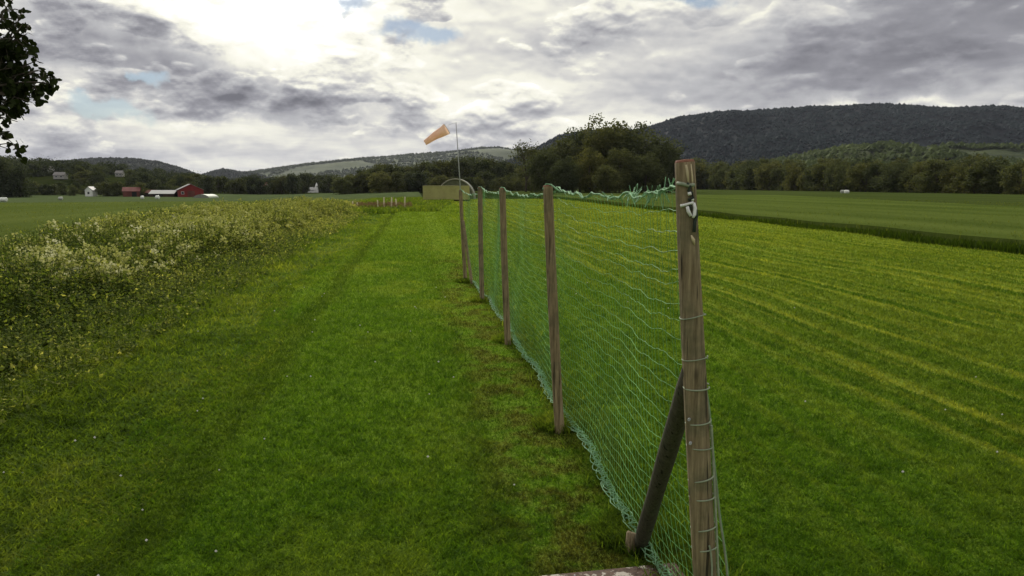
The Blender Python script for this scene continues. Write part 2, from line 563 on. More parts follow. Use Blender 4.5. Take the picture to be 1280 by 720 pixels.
def lw(y):   # left limit of the mown strip wobbles
    return -2.0 + .25 * math.sin(y * .35) + .15 * math.sin(y * .9)
ysl = list(np.geomspace(.9, 46, 150))
def lawn_lim(y):
    return (lw(y), 15.2 + .052 * y)
lawn = sheet('lawn', M_lawn, lawn_lim, [-4, -2, -.5] + ysl, 0.0)
sheet('runway', M_lawn, lambda y: (1.6 + max(0, y - 52) * .09, 15.2 + .052 * y), np.linspace(46, 105, 50), 0.0)
sheet('lawn', M_lawn, lambda y: (lw(46) + (y - 46) * .10, 1.6), np.linspace(46, 52, 12), 0.0)
sheet('verge', M_rough, lambda y: (-9.6, lw(y)), [-4, -2, -.5] + list(np.geomspace(.9, 46, 70)), -.004)
sheet('verge', M_rough, lambda y: (-6.5, lw(46) + (min(y, 52) - 46) * .10 if y <= 52 else 1.6 + (y - 52) * .09), np.concatenate([np.linspace(46, 52, 12), np.linspace(52.1, 100, 30)]), -.004)
sheet('field', M_fl, lambda y: (-9.6 - 6 - 1.1 * y, -9.6 if y < 46 else -6.5), np.concatenate([np.geomspace(1, 110, 90)]), .22)
sheet('field', M_flf, lambda y: (-16 - 1.1 * y, 1.2 - max(0, (105 - y)) * .3), np.geomspace(116, 330, 70), .16)
sheet('field', M_fr, lambda y: (16.3 + .052 * y, 33 + .25 * y), np.geomspace(1, 135, 90), .25)
sheet('field', M_frf, lambda y: (18 - .02 * (y - 137) if y > 137 else 33.4 + y * .25, 138 + .13 * y), np.geomspace(20, 420, 90), .20)

# ------------------------------------------------------------------ hills
def hill(name, prof, D, W, mat, back=.8, amp=1.0, seed=0, crown=9.0):
    pxs = np.array([p[0] for p in prof], float); pys = np.array([p[1] for p in prof], float)
    n = 320; m_ = 70
    px = np.linspace(pxs[0], pxs[-1], n)
    # smooth the traced outline a little
    py = np.interp(px, pxs, pys)
    kern = np.hanning(9); kern /= kern.sum()
    py = np.convolve(np.pad(py, 4, mode='edge'), kern, 'valid')
    top = np.array([tuple(at(a, b, D)) for a, b in zip(px, py)])
    hz = np.maximum(top[:, 2] - crown, 4)
    t = np.linspace(0, 1 + back, m_)
    V = np.zeros((n, m_, 3))
    for jx in range(m_):
        tt = t[jx]
        d = (D - W + W * tt) / D
        s = sst(np.array(tt)) if tt <= 1 else 1 - sst(np.array((tt - 1) / back))
        s = float(s)
        V[:, jx, 0] = top[:, 0] * d; V[:, jx, 1] = top[:, 1] * d
        nz = fbm(top[:, 0] * d / (D * .06) + seed, V[:, jx, 1] / (D * .06)) - .47
        V[:, jx, 2] = hz * s + amp * nz * hz * .5 * 4 * s * (1 - s) - 6 * (1 - s)
    i = np.arange(n - 1)[:, None] * m_; j = np.arange(m_ - 1)[None]
    q = np.stack([i + j, i + m_ + j, i + m_ + j + 1, i + j + 1], -1).reshape(-1, 4)
    o = link(name, mesh_np(name, V.reshape(-1, 3), q, mat, smooth=True)); tag(o, kind='structure')
    return V


def forest(V, N, size, mat, front=.1, seed=1, thin=None, tmax=1.12, back=.8):
    """tree crowns standing on a slope, too many to count"""
    g = np.random.default_rng(seed)
    n, m_, _ = V.shape
    u = g.random(N) * (n - 2); w = (front + (tmax - front) * g.random(N)) / (1 + back) * (m_ - 2)
    iu = u.astype(int); iw = w.astype(int); fu = (u - iu)[:, None]; fw = (w - iw)[:, None]
    C = (V[iu, iw] * (1 - fu) + V[iu + 1, iw] * fu) * (1 - fw) + (V[iu, iw + 1] * (1 - fu) + V[iu + 1, iw + 1] * fu) * fw
    if thin is not None:
        kp = vnoise(C[:, 0] / thin[0], C[:, 1] / thin[0]) < thin[1]
        C = C[kp]; N = len(C)
    s = size * g.uniform(.6, 1.3, N)
    oct_ = np.array([(1, 0, .35), (0, 1, .35), (-1, 0, .35), (0, -1, .35), (.7, .7, .8), (-.7, .7, .8), (-.7, -.7, .8), (.7, -.7, .8), (0, 0, 1.35), (0, 0, -.4)], float)
    tri = np.array([(0, 4, 1), (4, 5, 1), (1, 5, 2), (5, 6, 2), (2, 6, 3), (6, 7, 3), (3, 7, 0), (7, 4, 0), (4, 8, 5), (5, 8, 6), (6, 8, 7), (7, 8, 4)])
    jit = g.uniform(.7, 1.25, (N, 10, 1))
    P = C[:, None] + oct_[None] * jit * s[:, None, None] * np.array([.62, .62, .85])
    F = (np.arange(N)[:, None, None] * 10 + tri[None]).reshape(-1, 3)
    o = link('forest', mesh_np('forest', P.reshape(-1, 3), F, mat)); tag(o, kind='stuff')

VA = hill('hill', [(420, 236), (520, 226), (600, 212), (640, 200), (680, 182), (700, 171), (740, 164), (800, 164), (815, 158), (850, 148), (900, 141), (960, 139), (1000, 138), (1050, 135), (1090, 133), (1140, 134), (1180, 137), (1230, 136), (1280, 137), (1400, 142), (1600, 160), (1900, 210)], 2600, 1500, M_hill_right, seed=3)
forest(VA, 46000, 8, M_fst_dark, .15, 5)
VB = hill('hill', [(760, 240), (860, 224), (930, 207), (1000, 192), (1060, 181), (1120, 177), (1200, 179), (1280, 181), (1400, 186), (1600, 215), (1750, 240)], 1150, 600, M_hill_foot, seed=9, amp=1.5)
forest(VB, 12000, 6.5, M_fst_mid, .05, 6, (90, .60))
VC = hill('hill', [(-500, 232), (-200, 214), (0, 208), (30, 206), (60, 203), (120, 198), (170, 199), (200, 203), (230, 211), (250, 219), (275, 228), (300, 234)], 3000, 1600, M_hill_left, seed=21)
forest(VC, 20000, 8, M_fst_left, .25, 7)
VD = hill('hill', [(215, 232), (245, 221), (262, 215), (278, 211), (295, 214), (320, 217), (345, 224), (370, 232)], 3500, 1500, M_hill_left, seed=27)
forest(VD, 4500, 9, M_fst_left, .2, 8)
VE = hill('hill', [(250, 230), (300, 216), (330, 212), (360, 208), (400, 203), (440, 199), (480, 196), (520, 193), (560, 190), (600, 185), (625, 184), (650, 188), (700, 196), (800, 215), (900, 234)], 4600, 2200, M_hill_mid, seed=33)
forest(VE, 13000, 10, M_fst_pale, .2, 9, (260, .62))

# ------------------------------------------------------------------ grass and weeds
def blades(name, mat, n, ymin, ymax, clim, hgt, wid, lod, seed, keep=None, lean=.55):
    g = np.random.default_rng(seed)
    Y = np.exp(g.uniform(math.log(ymin), math.log(ymax), n))
    X = g.uniform(-.86, .86, n) * Y + np.where(g.random(n) < .16, g.uniform(-2.2, 1.4, n), 0)
    c = cof(X, Y)
    lo, hi = clim(Y)
    ok = (c > lo) & (c < hi)
    if keep is not None:
        ok &= keep(X, Y, c, g)
    X, Y, c = X[ok], Y[ok], c[ok]; n = len(X)
    s = 1 + Y / lod
    h = hgt(X, Y, c, g) * g.uniform(.55, 1.25, n)
    w = wid * s * g.uniform(.7, 1.3, n)
    th = g.uniform(0, 2 * math.pi, n)
    ln = g.normal(0, lean, (n, 2)) * h[:, None]
    base = np.stack([X, Y, zf(X, Y) - .004], -1)
    sd = np.stack([np.cos(th), np.sin(th), np.zeros(n)], -1)
    tip = base + np.stack([ln[:, 0], ln[:, 1], h], -1)
    midp = base + np.stack([ln[:, 0] * .35, ln[:, 1] * .35, h * .6], -1)
    V = np.stack([base - sd * w[:, None] * .5, base + sd * w[:, None] * .5, midp + sd * w[:, None] * .38, tip, midp - sd * w[:, None] * .38], 1).reshape(-1, 3)
    b = np.arange(n)[:, None] * 5
    tint = np.repeat(np.clip(g.normal(.5, .22, n) + .7 * (fbm(X * 6, Y * 6) - .47), 0, 1), 5)
    o = link(name, mesh_np(name, V, [b + np.array([[0, 1, 2, 4]]), b + np.array([[4, 2, 3]])], mat, attrs={'tint': tint}))
    tag(o, kind='stuff')
    return o

blades('grass', M_blade, 1050000, 2.2, 104, lambda Y: (np.where(Y > 52, 1.6 + (Y - 52) * .09, np.where(Y > 46, -2 + (Y - 46) * .1, -2.2 + .25 * np.sin(Y * .35) + .15 * np.sin(Y * .9))), 15.2 + .052 * Y),
       lambda X, Y, c, g: (.012 + .016 * fbm(X * 1.3, Y * 1.3) + .028 * fbm(X * 8, Y * 8) ** 1.5) * (1 + np.minimum(Y, 60) / 26) * (1 - .35 * (np.abs(c - .85) < .35)), .0035, 5.5, 101, lean=.8)
# longer grass at the foot of the net and posts
blades('grass', M_roughb, 60000, 2.2, 18, lambda Y: (Y * 0 + 1.0, Y * 0 + 1.5), lambda X, Y, c, g: .05 + .05 * fbm(X * 3, Y * 3), .004, 5, 102)
# tufts the mower cannot reach, round every post
for tx_, ty_ in ((.70, 2.28), (.352, 5.28), (-.03, 8.18), (-.463, 11.25), (-.89, 13.73), (.62, 3.52)):
    def tuft(X, Y, c, g, tx_=tx_, ty_=ty_):
        return np.hypot(X - tx_, Y - ty_) < .13 + .09 * g.random(len(X))
    blades('grass', M_roughb, 90000, max(2.0, ty_ - .3), ty_ + .3, lambda Y: (cof(tx_, ty_) - .3 + Y * 0, cof(tx_, ty_) + .3 + Y * 0), lambda X, Y, c, g: .075 + 0 * X, .0042, 7, 120 + int(ty_ * 10), keep=tuft, lean=.5)
# rough verge on the left
blades('grass', M_roughb, 420000, 2.4, 60, lambda Y: (Y * 0 - 9.6, -1.75 + .25 * np.sin(Y * .35) + .15 * np.sin(Y * .9)),
       lambda X, Y, c, g: (.03 + .09 * sst((-1.9 - c) / 2.2)) * (.35 + 1.3 * fbm(X * 1.1, Y * 1.1)) * (1 + Y / 60), .0062, 6, 103, lean=.9)
# crop on the right and the uncut strip beside it
blades('grass', M_frb, 60000, 18, 110, lambda Y: (16.2 + .052 * Y, 16.2 + .052 * Y + 40), lambda X, Y, c, g: .30 + 0 * X, .012, 14, 105, lean=.3)
blades('grass', M_flb, 60000, 9, 110, lambda Y: (-12.6 - .5 * Y, Y * 0 - 9.0), lambda X, Y, c, g: .28 + 0 * X, .012, 14, 106, lean=.3)
def strip(X, Y, c, g):
    return g.random(len(X)) < .25 + .9 * fbm(X * .35, Y * .35)
blades('grass', M_stripb, 500000, 16, 120, lambda Y: (15.0 + .052 * Y, 16.35 + .052 * Y), lambda X, Y, c, g: (.06 + .42 * fbm(X * .55, Y * .55) ** 1.5), .012, 12, 107, keep=strip, lean=.25)
# rough patch round the hut
blades('grass', M_roughb, 240000, 47, 110, lambda Y: (Y * 0 - 6.5, np.where(Y < 52, -1.6 + (Y - 46) * .10, 1.5 + (Y - 52) * .09)), lambda X, Y, c, g: .18 + .28 * fbm(X * .3, Y * .3), .02, 20, 108)


def weeds(N, seed, low=False):
    g = np.random.default_rng(seed)
    Y = np.exp(g.uniform(math.log(2.6), math.log(62), N * 3))
    outer = -8.0 - 1.9 * sst((Y - 10) / 20) + 4.6 * sst((Y - 40) / 24)
    c = outer + (-3.85 - outer) * g.random(N * 3) + .35 * np.sin(Y * .5) * 0
    inner = -3.95 + .5 * (fbm(Y * .5, Y * 0 + 3) - .5) * 2
    if low:      # small broad-leaved plants out in the rough verge
        inner = inner * 0 - 2.1; c = -4.4 + 1.3 * g.random(N * 3) ** 2.0
    X = c + KX * Y
    ok = (c < inner) & (X > -.98 * Y - 2.2)
    X, Y, c, inner = X[ok][:N], Y[ok][:N], c[ok][:N], inner[ok][:N]; N = len(X)
    edge = sst((inner - c) / 1.4) if not low else .06 + .26 * sst((-2.3 - c) / 1.9)
    h = (.17 + (.56 + .16 * sst((Y - 10) / 14)) * edge) * (.62 + .75 * fbm(X * .45, Y * .45)) * g.uniform(.7, 1.2, N)
    if low:
        h = (.05 + .22 * sst((-2.2 - c) / 2)) * g.uniform(.6, 1.3, N)
    h *= 1 - .35 * sst((Y - 42) / 18)
    Lv, Fl, St = [], [], []
    s = 1 + Y / 22
    base = np.stack([X, Y, zf(X, Y)], -1)
    ln = g.normal(0, .10, (N, 2))
    # stems
    tt = np.linspace(0, 1, 4)
    P = base[:, None] + np.stack([ln[:, :1] * tt ** 2 * h[:, None], ln[:, 1:] * tt ** 2 * h[:, None], tt * h[:, None]], -1)
    Vs, Qs = many_tubes(P, (.004 * s)[:, None] * (1 - .6 * tt)[None], (0, 1, .1), 3)
    # leaves, larger low down
    nl = 26
    f = g.uniform(.12, 1.0, (N, nl)); cl = np.stack([X, Y], -1)
    C = base[:, None] + np.stack([ln[:, :1] * f ** 2 * h[:, None], ln[:, 1:] * f ** 2 * h[:, None], f * h[:, None]], -1)
    C = C + g.normal(0, .06, C.shape) * np.array([1, 1, .4])
    up = unit(np.concatenate([g.normal(size=(N, nl, 2)), g.uniform(-.25, .95, (N, nl, 1))], -1))
    L = ((.05 if low else .072) * (1.25 - .75 * f)) * s[:, None] ** .75 * g.uniform(.6, 1.3, (N, nl))
    up = up.reshape(-1, 3); C = C.reshape(-1, 3); L = L.ravel()
    sd = unit(np.cross(up, np.array([0, 0, 1.0]) + g.normal(0, .35, up.shape)))
    Vl, Ql = kites(C, up, sd, L, L * g.uniform(.35, .7, len(L)), .08)
    patch = fbm(X * .33 + 9, Y * .33)
    tint = np.clip(g.normal(.44, .24, (N, nl)) + (patch - .47)[:, None] * .9 + (f - .5) * .20 + (.30 * sst((Y - 14) / 16))[:, None], 0, 1).ravel()
    # flower heads on top of some plants
    mask = np.exp(-((Y - 10) / 3.5) ** 2) * .34 + np.exp(-((Y - 30) / 11) ** 2) * .6 + .07
    fl = (g.random(N) < mask * sst((patch - .33) / .14) * 1.0) & (edge > .35)
    Xf = P[fl, -1]; nf = len(Xf); k_ = 16
    Cf = Xf[:, None] + g.normal(0, .035, (nf, k_, 3)) * s[fl][:, None, None] ** .5 * np.array([1, 1, .5])
    Cf[..., 2] -= np.abs(g.normal(0, .09, (nf, k_)))
    upf = unit(np.concatenate([g.normal(size=(nf, k_, 2)), g.uniform(.2, 1.2, (nf, k_, 1))], -1)).reshape(-1, 3)
    Lf = (.037 * s[fl][:, None] ** .75 * g.uniform(.6, 1.3, (nf, k_))).ravel()
    Vf, Qf = kites(Cf.reshape(-1, 3), upf, sidefor(upf, g), Lf, Lf * .9, .1)
    fy = np.repeat(np.clip(.75 - (Y[fl] - 6) / 30 + g.normal(0, .25, nf), 0, 1), k_ * 4)
    V = np.vstack([Vs, Vl, Vf]); Q = np.vstack([Qs, Ql + len(Vs), Qf + len(Vs) + len(Vl)])
    mi = np.concatenate([np.zeros(len(Qs) + len(Ql)), np.ones(len(Qf))])
    at_ = np.concatenate([np.full(len(Vs), .3), np.repeat(tint, 4), fy])
    o = link('weeds', mesh_np('weeds', V, Q, [M_weed, M_flower], mi, {'tint': at_})); tag(o, kind='stuff')
weeds(12500, 41)
weeds(1700, 43, True)

# clover heads dotted over the mown grass
g = np.random.default_rng(5)
N = 60
Yc = np.exp(g.uniform(math.log(3), math.log(14), N)); cc = g.uniform(-3, .6, N); cc[:18] = g.uniform(2.5, 6, 18)
Xc = cc + KX * Yc
mb = MB()
for x, y in zip(Xc, Yc):
    s = .007 * (1 + y / 20) * g.uniform(.7, 1.2)
    b = np.array([(1, 0, 0), (0, 1, 0), (-1, 0, 0), (0, -1, 0), (0, 0, 1), (0, 0, -1)]) * s + np.array([x, y, Z(x, y) + .032])
    mb.add(b, tris=[(0, 1, 4), (1, 2, 4), (2, 3, 4), (3, 0, 4), (1, 0, 5), (2, 1, 5), (3, 2, 5), (0, 3, 5)])
tag(mb.build('clover_flowers', M_petal), kind='stuff')

# ------------------------------------------------------------------ the net fence
fence = empty('net_fence', (1.05 + KX * 5.2, 5.2, 0))
tag(fence, 'green net fence on round wooden posts running away across the mown grass', 'fence')
FINV = Matrix.Translation(-fence.location)


def inf(v):                 # world -> fence coordinates
    return Vector(v) - fence.location


def post_line(pt, pb, extra=0.0):
    b = gp(*pb); t_ = at(pt[0], pt[1], b.y)
    return b, t_
POSTS = []
b1 = Vector((.70, 2.28, 0.0)); t1 = at(856, 203, 2.30)
POSTS.append((b1, t1, .039))
for pt, pb, r_ in (((685, 233), (700, 541), .036), ((628, 236), (635, 431), .036), ((600, 234.5), (603, 377), .036), ((575.5, 238), (582, 351), .035)):
    b, t_ = post_line(pt, pb); POSTS.append((b, t_, r_))
post_objs = []
for pi, (b, t_, r_) in enumerate(POSTS):
    gl = np.random.default_rng(60 + pi)
    axis = (t_ - b); L = axis.length; ad = axis.normalized()
    seg, K = 36, 40
    rows = []
    A = ad.cross(Vector((0, 1, 0))).normalized(); B = ad.cross(A)
    ph = gl.uniform(0, 6, 4)
    for kz in range(K):
        f = kz / (K - 1)
        zz = -.25 + (L + .25) * f
        rad = r_ * ((1.06 - .27 * f ** 2) if pi == 0 else (1.05 - .07 * f)) * (1 + .018 * math.sin(f * 9 + ph[0]))
        bow = .006 * math.sin(f * math.pi)
        for sx in range(seg):
            a = 2 * math.pi * sx / seg
            rr_ = rad * (1 + .03 * math.sin(2 * a + ph[1] + f * 2) + .022 * math.sin(3 * a + ph[2] - 3 * f) + .012 * math.sin(5 * a + 11 * f + ph[3]) - .10 * max(0, 1 - abs(math.sin((a - ph[3] - .5 * f) / 2)) * 6) * (f < .93))
            p = b + ad * zz + (A * math.cos(a) + B * math.sin(a)) * rr_ + A * bow
            rows.append(p)
    V = np.array([tuple(p) for p in rows])
    i = np.arange(K - 1)[:, None] * seg; j = np.arange(seg)[None]; j2 = (j + 1) % seg
    q = np.stack([i + j, i + j2, i + seg + j2, i + seg + j], -1).reshape(-1, 4)
    # sawn top, slightly domed with a chamfer
    ctr = t_
    r1 = np.array([tuple(ctr + (Vector(V[(K - 1) * seg + s_]) - ctr) * .86 + ad * .008) for s_ in range(seg)])
    tip = np.array([tuple(ctr + ad * .010)])
    n0 = len(V); V = np.vstack([V, r1, tip])
    qs = np.array([((K - 1) * seg + s_, (K - 1) * seg + (s_ + 1) % seg, n0 + (s_ + 1) % seg, n0 + s_) for s_ in range(seg)])
    tr = np.array([(n0 + s_, n0 + (s_ + 1) % seg, n0 + seg) for s_ in range(seg)])
    mi = np.concatenate([np.zeros(len(q)), np.ones(len(qs) + len(tr))])
    V = V - np.array(tuple(b))
    me = mesh_np('post', V, [np.vstack([q, qs]), tr], [M_post if pi in (0, 3) else M_post2, M_endgrain], mi, smooth=True)
    o = link('post', me, fence, inf(b))
    post_objs.append(o)
post_objs[0]['label'] = 'thick leaning end post lashed with pale cord'


def on_post(pi, z):
    b, t_, r_ = POSTS[pi]
    f = (z - b.z) / (t_.z - b.z)
    return b.lerp(t_, f)

# --- braces
def brace(top, bot, r_, name='brace'):
    gl = np.random.default_rng(3)
    n = 14
    ax = (top - bot)
    pts = [bot + ax * (i_ / (n - 1)) for i_ in range(n)]
    mb = MB()
    rads = [r_ * .82] + [r_ * (1 + .03 * math.sin(i_ * 1.1)) for i_ in range(n - 2)] + [r_ * .9]
    pts[0] = bot + ax * -.012; 
    mb.tube([p - bot for p in pts], rads, 18)
    o = mb.build(name, M_brace, fence, smooth=True, loc=inf(bot))
    return o
bt = on_post(0, 1.17) + Vector((-.012, .036, 0))
bb = gp(800, 690) + Vector((0, 0, .035))
br1 = brace(bt + (bt - bb).normalized() * .05, bb, .036)
br1['label'] = 'thick dark slanting brace at the near end post'
# the stake that holds the foot of the brace
sk = gp(793, 697)
mb = MB(); mb.tube([(0, 0, -.15), (0, 0, .05), (.004, .01, .10), (.006, .012, .105)], [.026, .026, .025, .019], 12)
st = mb.build('stake', M_post, br1, smooth=True); st.location = Vector(sk) - bb + Vector((-.012, .045, 0))
bt2 = on_post(4, 1.15) + Vector((.02, -.05, 0)); bb2 = gp(590, 355)
br2 = brace(bt2, bb2, .030)
br2.data.materials.clear(); br2.data.materials.append(M_post2)

# --- net surface
def net_point(s, t):
    """s: 0 at the near post .. 4 at the far end; t: 0 bottom .. 1 top (arrays)"""
    s = np.asarray(s, float); t = np.asarray(t, float)
    i_ = np.clip(np.floor(s).astype(int), 0, 3); f = s - i_
    Bm = np.array([tuple(p[0]) for p in POSTS]); Tm = np.array([tuple(p[1]) for p in POSTS])
    Tm = Tm.copy(); Tm[0] = np.array(tuple(on_post(0, 1.825))); Tm[1:, 2] -= .012
    b = Bm[i_] * (1 - f)[..., None] + Bm[i_ + 1] * f[..., None]
    tp = Tm[i_] * (1 - f)[..., None] + Tm[i_ + 1] * f[..., None]
    sag = np.array([.105, .060, .050, .085])[i_] * (4 * f * (1 - f)) ** .8
    skew = np.where(i_ == 0, 1.0, 1.0)
    f2 = np.where(i_ == 0, f ** .8, f)
    tp[..., 2] -= np.where(i_ == 0, .055 * (4 * f2 * (1 - f2)) ** .9, sag)
    b[..., 2] = zf(b[..., 0], b[..., 1]) + .025 + .012 * np.sin(s * 17)
    p = b * (1 - t)[..., None] + tp * t[..., None]
    # bellies out and pulls between its ties
    off = .045 + .035 * np.sin(math.pi * np.clip(f, 0, 1)) * np.sin(math.pi * t) + .02 * np.sin(s * 9 + t * 5)
    off = off + .055 * (1 - t) ** 3
    p[..., 0] += off
    # mesh rows drop between the posts, most near the top
    p[..., 2] -= .035 * np.sin(math.pi * f) * t * (1 - t) * 4 * .6
    # the twine is not drawn tight
    p[..., 2] += (.005 * np.sin(s * 31 + t * 23) + .005 * np.sin(s * 57 - t * 11)) * (t > .02)
    p[..., 1] += .012 * np.sin(t * 19 + s * 13) + .004 * np.sin(t * 41 - s * 27) + .05 * np.sin(math.pi * t) * np.sin(s * 4.1)
    return p
seglen = [(POSTS[a][0] - POSTS[a + 1][0]).length for a in range(4)]
total = sum(seglen)
cum = np.concatenate([[0], np.cumsum(seglen)])
s_of = lambda d: np.interp(d, cum, np.arange(5))
d0 = .055
NV = int((total - d0) / .056); NH = 27
dv = np.linspace(d0, total, NV)
tv = np.linspace(0, 1, 60)
Pv = net_point(*np.broadcast_arrays(s_of(dv)[:, None], tv[None]))
jx = rng.normal(0, .010, (NV, 1)) + .010 * np.sin(np.linspace(0, 60, NV))[:, None] * np.sin(tv * 7)[None]
Pv[:, :, 1] += jx
dh = np.linspace(d0, total, 420)
th_ = np.linspace(.004, .994, NH)
Ph = net_point(*np.broadcast_arrays(s_of(dh)[None], th_[:, None]))
Ph[:, :, 2] += rng.normal(0, .006, (NH, 1)) + .0025 * np.sin(dh * 63)[None] * np.sin(th_ * 50)[:, None]
org = np.array(tuple(fence.location))
V1, Q1 = many_tubes(Pv - org, .0009, (0, 1, 0), 4)
V2, Q2 = many_tubes(Ph - org, .00118, (0, 0, 1), 4)
net = link('net', mesh_np('net', np.vstack([V1, V2]), np.vstack([Q1, Q2 + len(V1)]), M_net), fence)

# --- gathered hem lying on the grass and the tangled head line
mb = MB()
ds = np.linspace(d0, total, 500)
for q_ in range(5):
    p = net_point(s_of(ds), np.full(500, .004)) - org
    ph = rng.uniform(0, 6, 4)
    p[:, 0] += .022 * np.sin(ds * 5.1 + ph[0]) + .016 * np.sin(ds * 23 + ph[1]) - .01
    p[:, 2] += .010 + .014 * np.abs(np.sin(ds * 11 + ph[2])) + .006 * np.sin(ds * 41 + ph[3])
    mb.tube(p, .0026, 5, True, (0, 0, 1))
# loose zigzag of meshes in the hem
zz = np.linspace(d0, 7.0, 520)
p = net_point(s_of(zz), .012 + .018 * np.abs(np.sin(np.arange(520) * 1.7))) - org
p[:, 0] += .03 * np.sin(np.arange(520) * 2.1)
mb.tube(p, .0024, 4, True, (0, 0, 1))
mb.build('net_hem', M_netw, fence)
mb = MB()
for q_ in range(3):
    ph = rng.uniform(0, 6, 3)
    p = net_point(s_of(ds), np.full(500, 1.0)) - org
    p[:, 2] += .008 * np.sin(ds * 14 + ph[0]) + .004 * np.sin(ds * 47 + ph[1]); p[:, 0] += .006 * np.sin(ds * 19 + ph[2])
    mb.tube(p, (.0042, .0022, .0022)[q_], 6, True, (0, 0, 1))
# ties from the head line over each post top
for pi in range(1, 5):
    tpo = POSTS[pi][1]
    for sgn in (-1, 1):
        a = net_point(np.array([pi + sgn * .05 if 0 <= pi + sgn * .05 <= 4 else pi]), np.array([.99]))[0]
        pts = [Vector(a), Vector((tpo.x + .02, tpo.y + sgn * .03, tpo.z + .012)), Vector((tpo.x - .012, tpo.y + sgn * .008, tpo.z + .017)), Vector((tpo.x - .036, tpo.y - .012, tpo.z - .02))]
        mb.tube([p - fence.location for p in pts], .006, 6)
# loops of spare mesh bunched up on the head line near the end post
gl = np.random.default_rng(8)
for q_ in range(34):
    d = gl.uniform(.30, 1.35)
    a = net_point(np.array([s_of(d)]), np.array([1.0]))[0] - org
    n = 9; w_ = gl.uniform(.015, .05); h_ = gl.uniform(-.075, .05) if d < 1.0 else gl.uniform(-.05, .02)
    ph = gl.uniform(-.03, .03, 2)
    pts = [a + np.array([ph[0] * math.sin(math.pi * u), (u - .5) * w_ * 2 + ph[1] * math.sin(math.pi * u), h_ * math.sin(math.pi * u)]) for u in np.linspace(0, 1, n)]
    mb.tube(pts, .0015, 5)
for q_ in range(16):     # spiky ends
    d = gl.uniform(.2, 1.0)
    a = net_point(np.array([s_of(d)]), np.array([1.0]))[0] - org
    mb.tube([a, a + np.array([gl.normal(0, .012), gl.normal(0, .035), gl.uniform(.01, .04)])], .0015, 5)
mb.build('head_line', M_netw, fence)

# --- lashing, cords and clips on the near post
b, t_, r_ = POSTS[0]
ad = (t_ - b).normalized(); A = Vector((1, 0, 0)); A = (A - ad * A.dot(ad)).normalized(); B = ad.cross(A)
p0 = post_objs[0]
def ring_pts(z, a0, a1, tilt=0.0, rad=1.06, n=22, wav=0.0):
    c = on_post(0, z); out_ = []
    for u in np.linspace(0, 1, n):
        a = a0 + (a1 - a0) * u
        rr_ = r_ * rad
        out_.append(c + (A * math.cos(a) + B * math.sin(a)) * rr_ + ad * (tilt * (u - .5) + wav * math.sin(u * 9)) - b)
    return out_
# which side faces the camera
mb = MB()
gl = np.random.default_rng(12)
zs = [1.385, 1.245, 1.15, 1.03, .955, .835, .775, .67, .60, .49, .425, .32, .25, .14, .06]
for q_, z in enumerate(zs):
    mb.tube(ring_pts(z, 0, 2 * math.pi, gl.normal(0, .014), 1.055, 30, gl.uniform(0, .006)), gl.uniform(.0018, .0026), 6)
# running cord down the right of the post, and a wandering one down its face
pts = []
for z in np.linspace(1.02, -.02, 40):
    c = on_post(0, z); a = -.35 + .12 * math.sin(z * 9)
    pts.append(c + (A * math.cos(a) + Vector((0, -1, 0)) * -math.sin(a)) * r_ * 1.07 - b)
mb.tube(pts, .0042, 6)
pts = []
for z in np.linspace(.62, 0, 40):
    c = on_post(0, z); sx = -.6 + .9 * abs(math.sin(z * 8.5))
    pts.append(c + Vector((sx * r_, -math.sqrt(max(0, 1 - sx * sx)) * r_ * 1.06, 0)) - b)
mb.tube(pts, .0030, 6)
# edge cord of the net beside the post
pts = [Vector(tuple(p)) - b + Vector((0, 0, 0)) for p in net_point(np.full(40, s_of(d0)), np.linspace(0, 1, 40))]
mb.tube(pts, .0038, 6)
lash = mb.build('lashing_cord', M_cord, p0)


def face(px, py, lift=.006):
    """a spot on the camera side of the near post, by its place in the picture"""
    d = ray(px, py); o_ = Vector((0, 0, H))
    best = None
    for q_ in range(400):
        tpar = 1.9 + q_ * .0015
        p = o_ + d * (tpar / d.y)
        f = (p - b).dot(ad); cpt = b + ad * f
        if (p - cpt).length <= r_ * (1.07 - .27 * (f / (t_ - b).length) ** 2):
            return p - Vector((0, lift, 0)) - b
    return o_ + d * (2.25 / d.y) - b
mb = MB()
mb.tube([face(850.5, 257.5), face(856, 256), face(861, 254.5), face(866, 253)], [.0055, .0042, .0042, .005], 8)
mb.tube([face(858.5, 258), face(860, 264), face(863, 270)], [.005, .006, .005], 8)
mb.tube([face(866.5, 253.5), face(868, 260), face(867.5, 268), face(865.5, 272)], [.0048, .006, .006, .004], 8)
mb.tube([face(861, 240), face(862, 244)], [.006, .006], 8)
mb.tube([face(862.5, 248), face(866, 250)], [.004, .005], 8)
mb.build('cord_clip', M_white, p0, smooth=True)
mb = MB()
mb.tube([face(858, 229), face(862, 233), face(860, 238), face(864, 241), face(866, 247), face(860, 250)], .0055, 7)
mb.tube([face(869, 262), face(870, 270), face(868, 277), face(867, 290)], .0055, 7)
mb.tube([face(862, 255), face(863, 263)], .0035, 6)
mb.build('knot', M_darkcord, p0, smooth=True)
mb = MB()
mb.tube([face(857.5, 206, .001), face(859, 216, .001), face(860.5, 231, .001)], [.0035, .0045, .002], 6)
mb.build('bare_wood_split', M_splint, p0, smooth=True)
mb = MB(); mb.tube([face(863.5, 205, .001), face(865, 220, .001), face(866, 240, .001)], [.002, .0032, .002], 6)
mb.build('bare_wood_split', M_splint, p0, smooth=True)
mb = MB(); mb.tube([face(864, 294, .001), face(866.5, 300, .001), face(868, 306, .001)], [.002, .006, .002], 6)
mb.build('bare_wood_split', M_splint, p0, smooth=True)
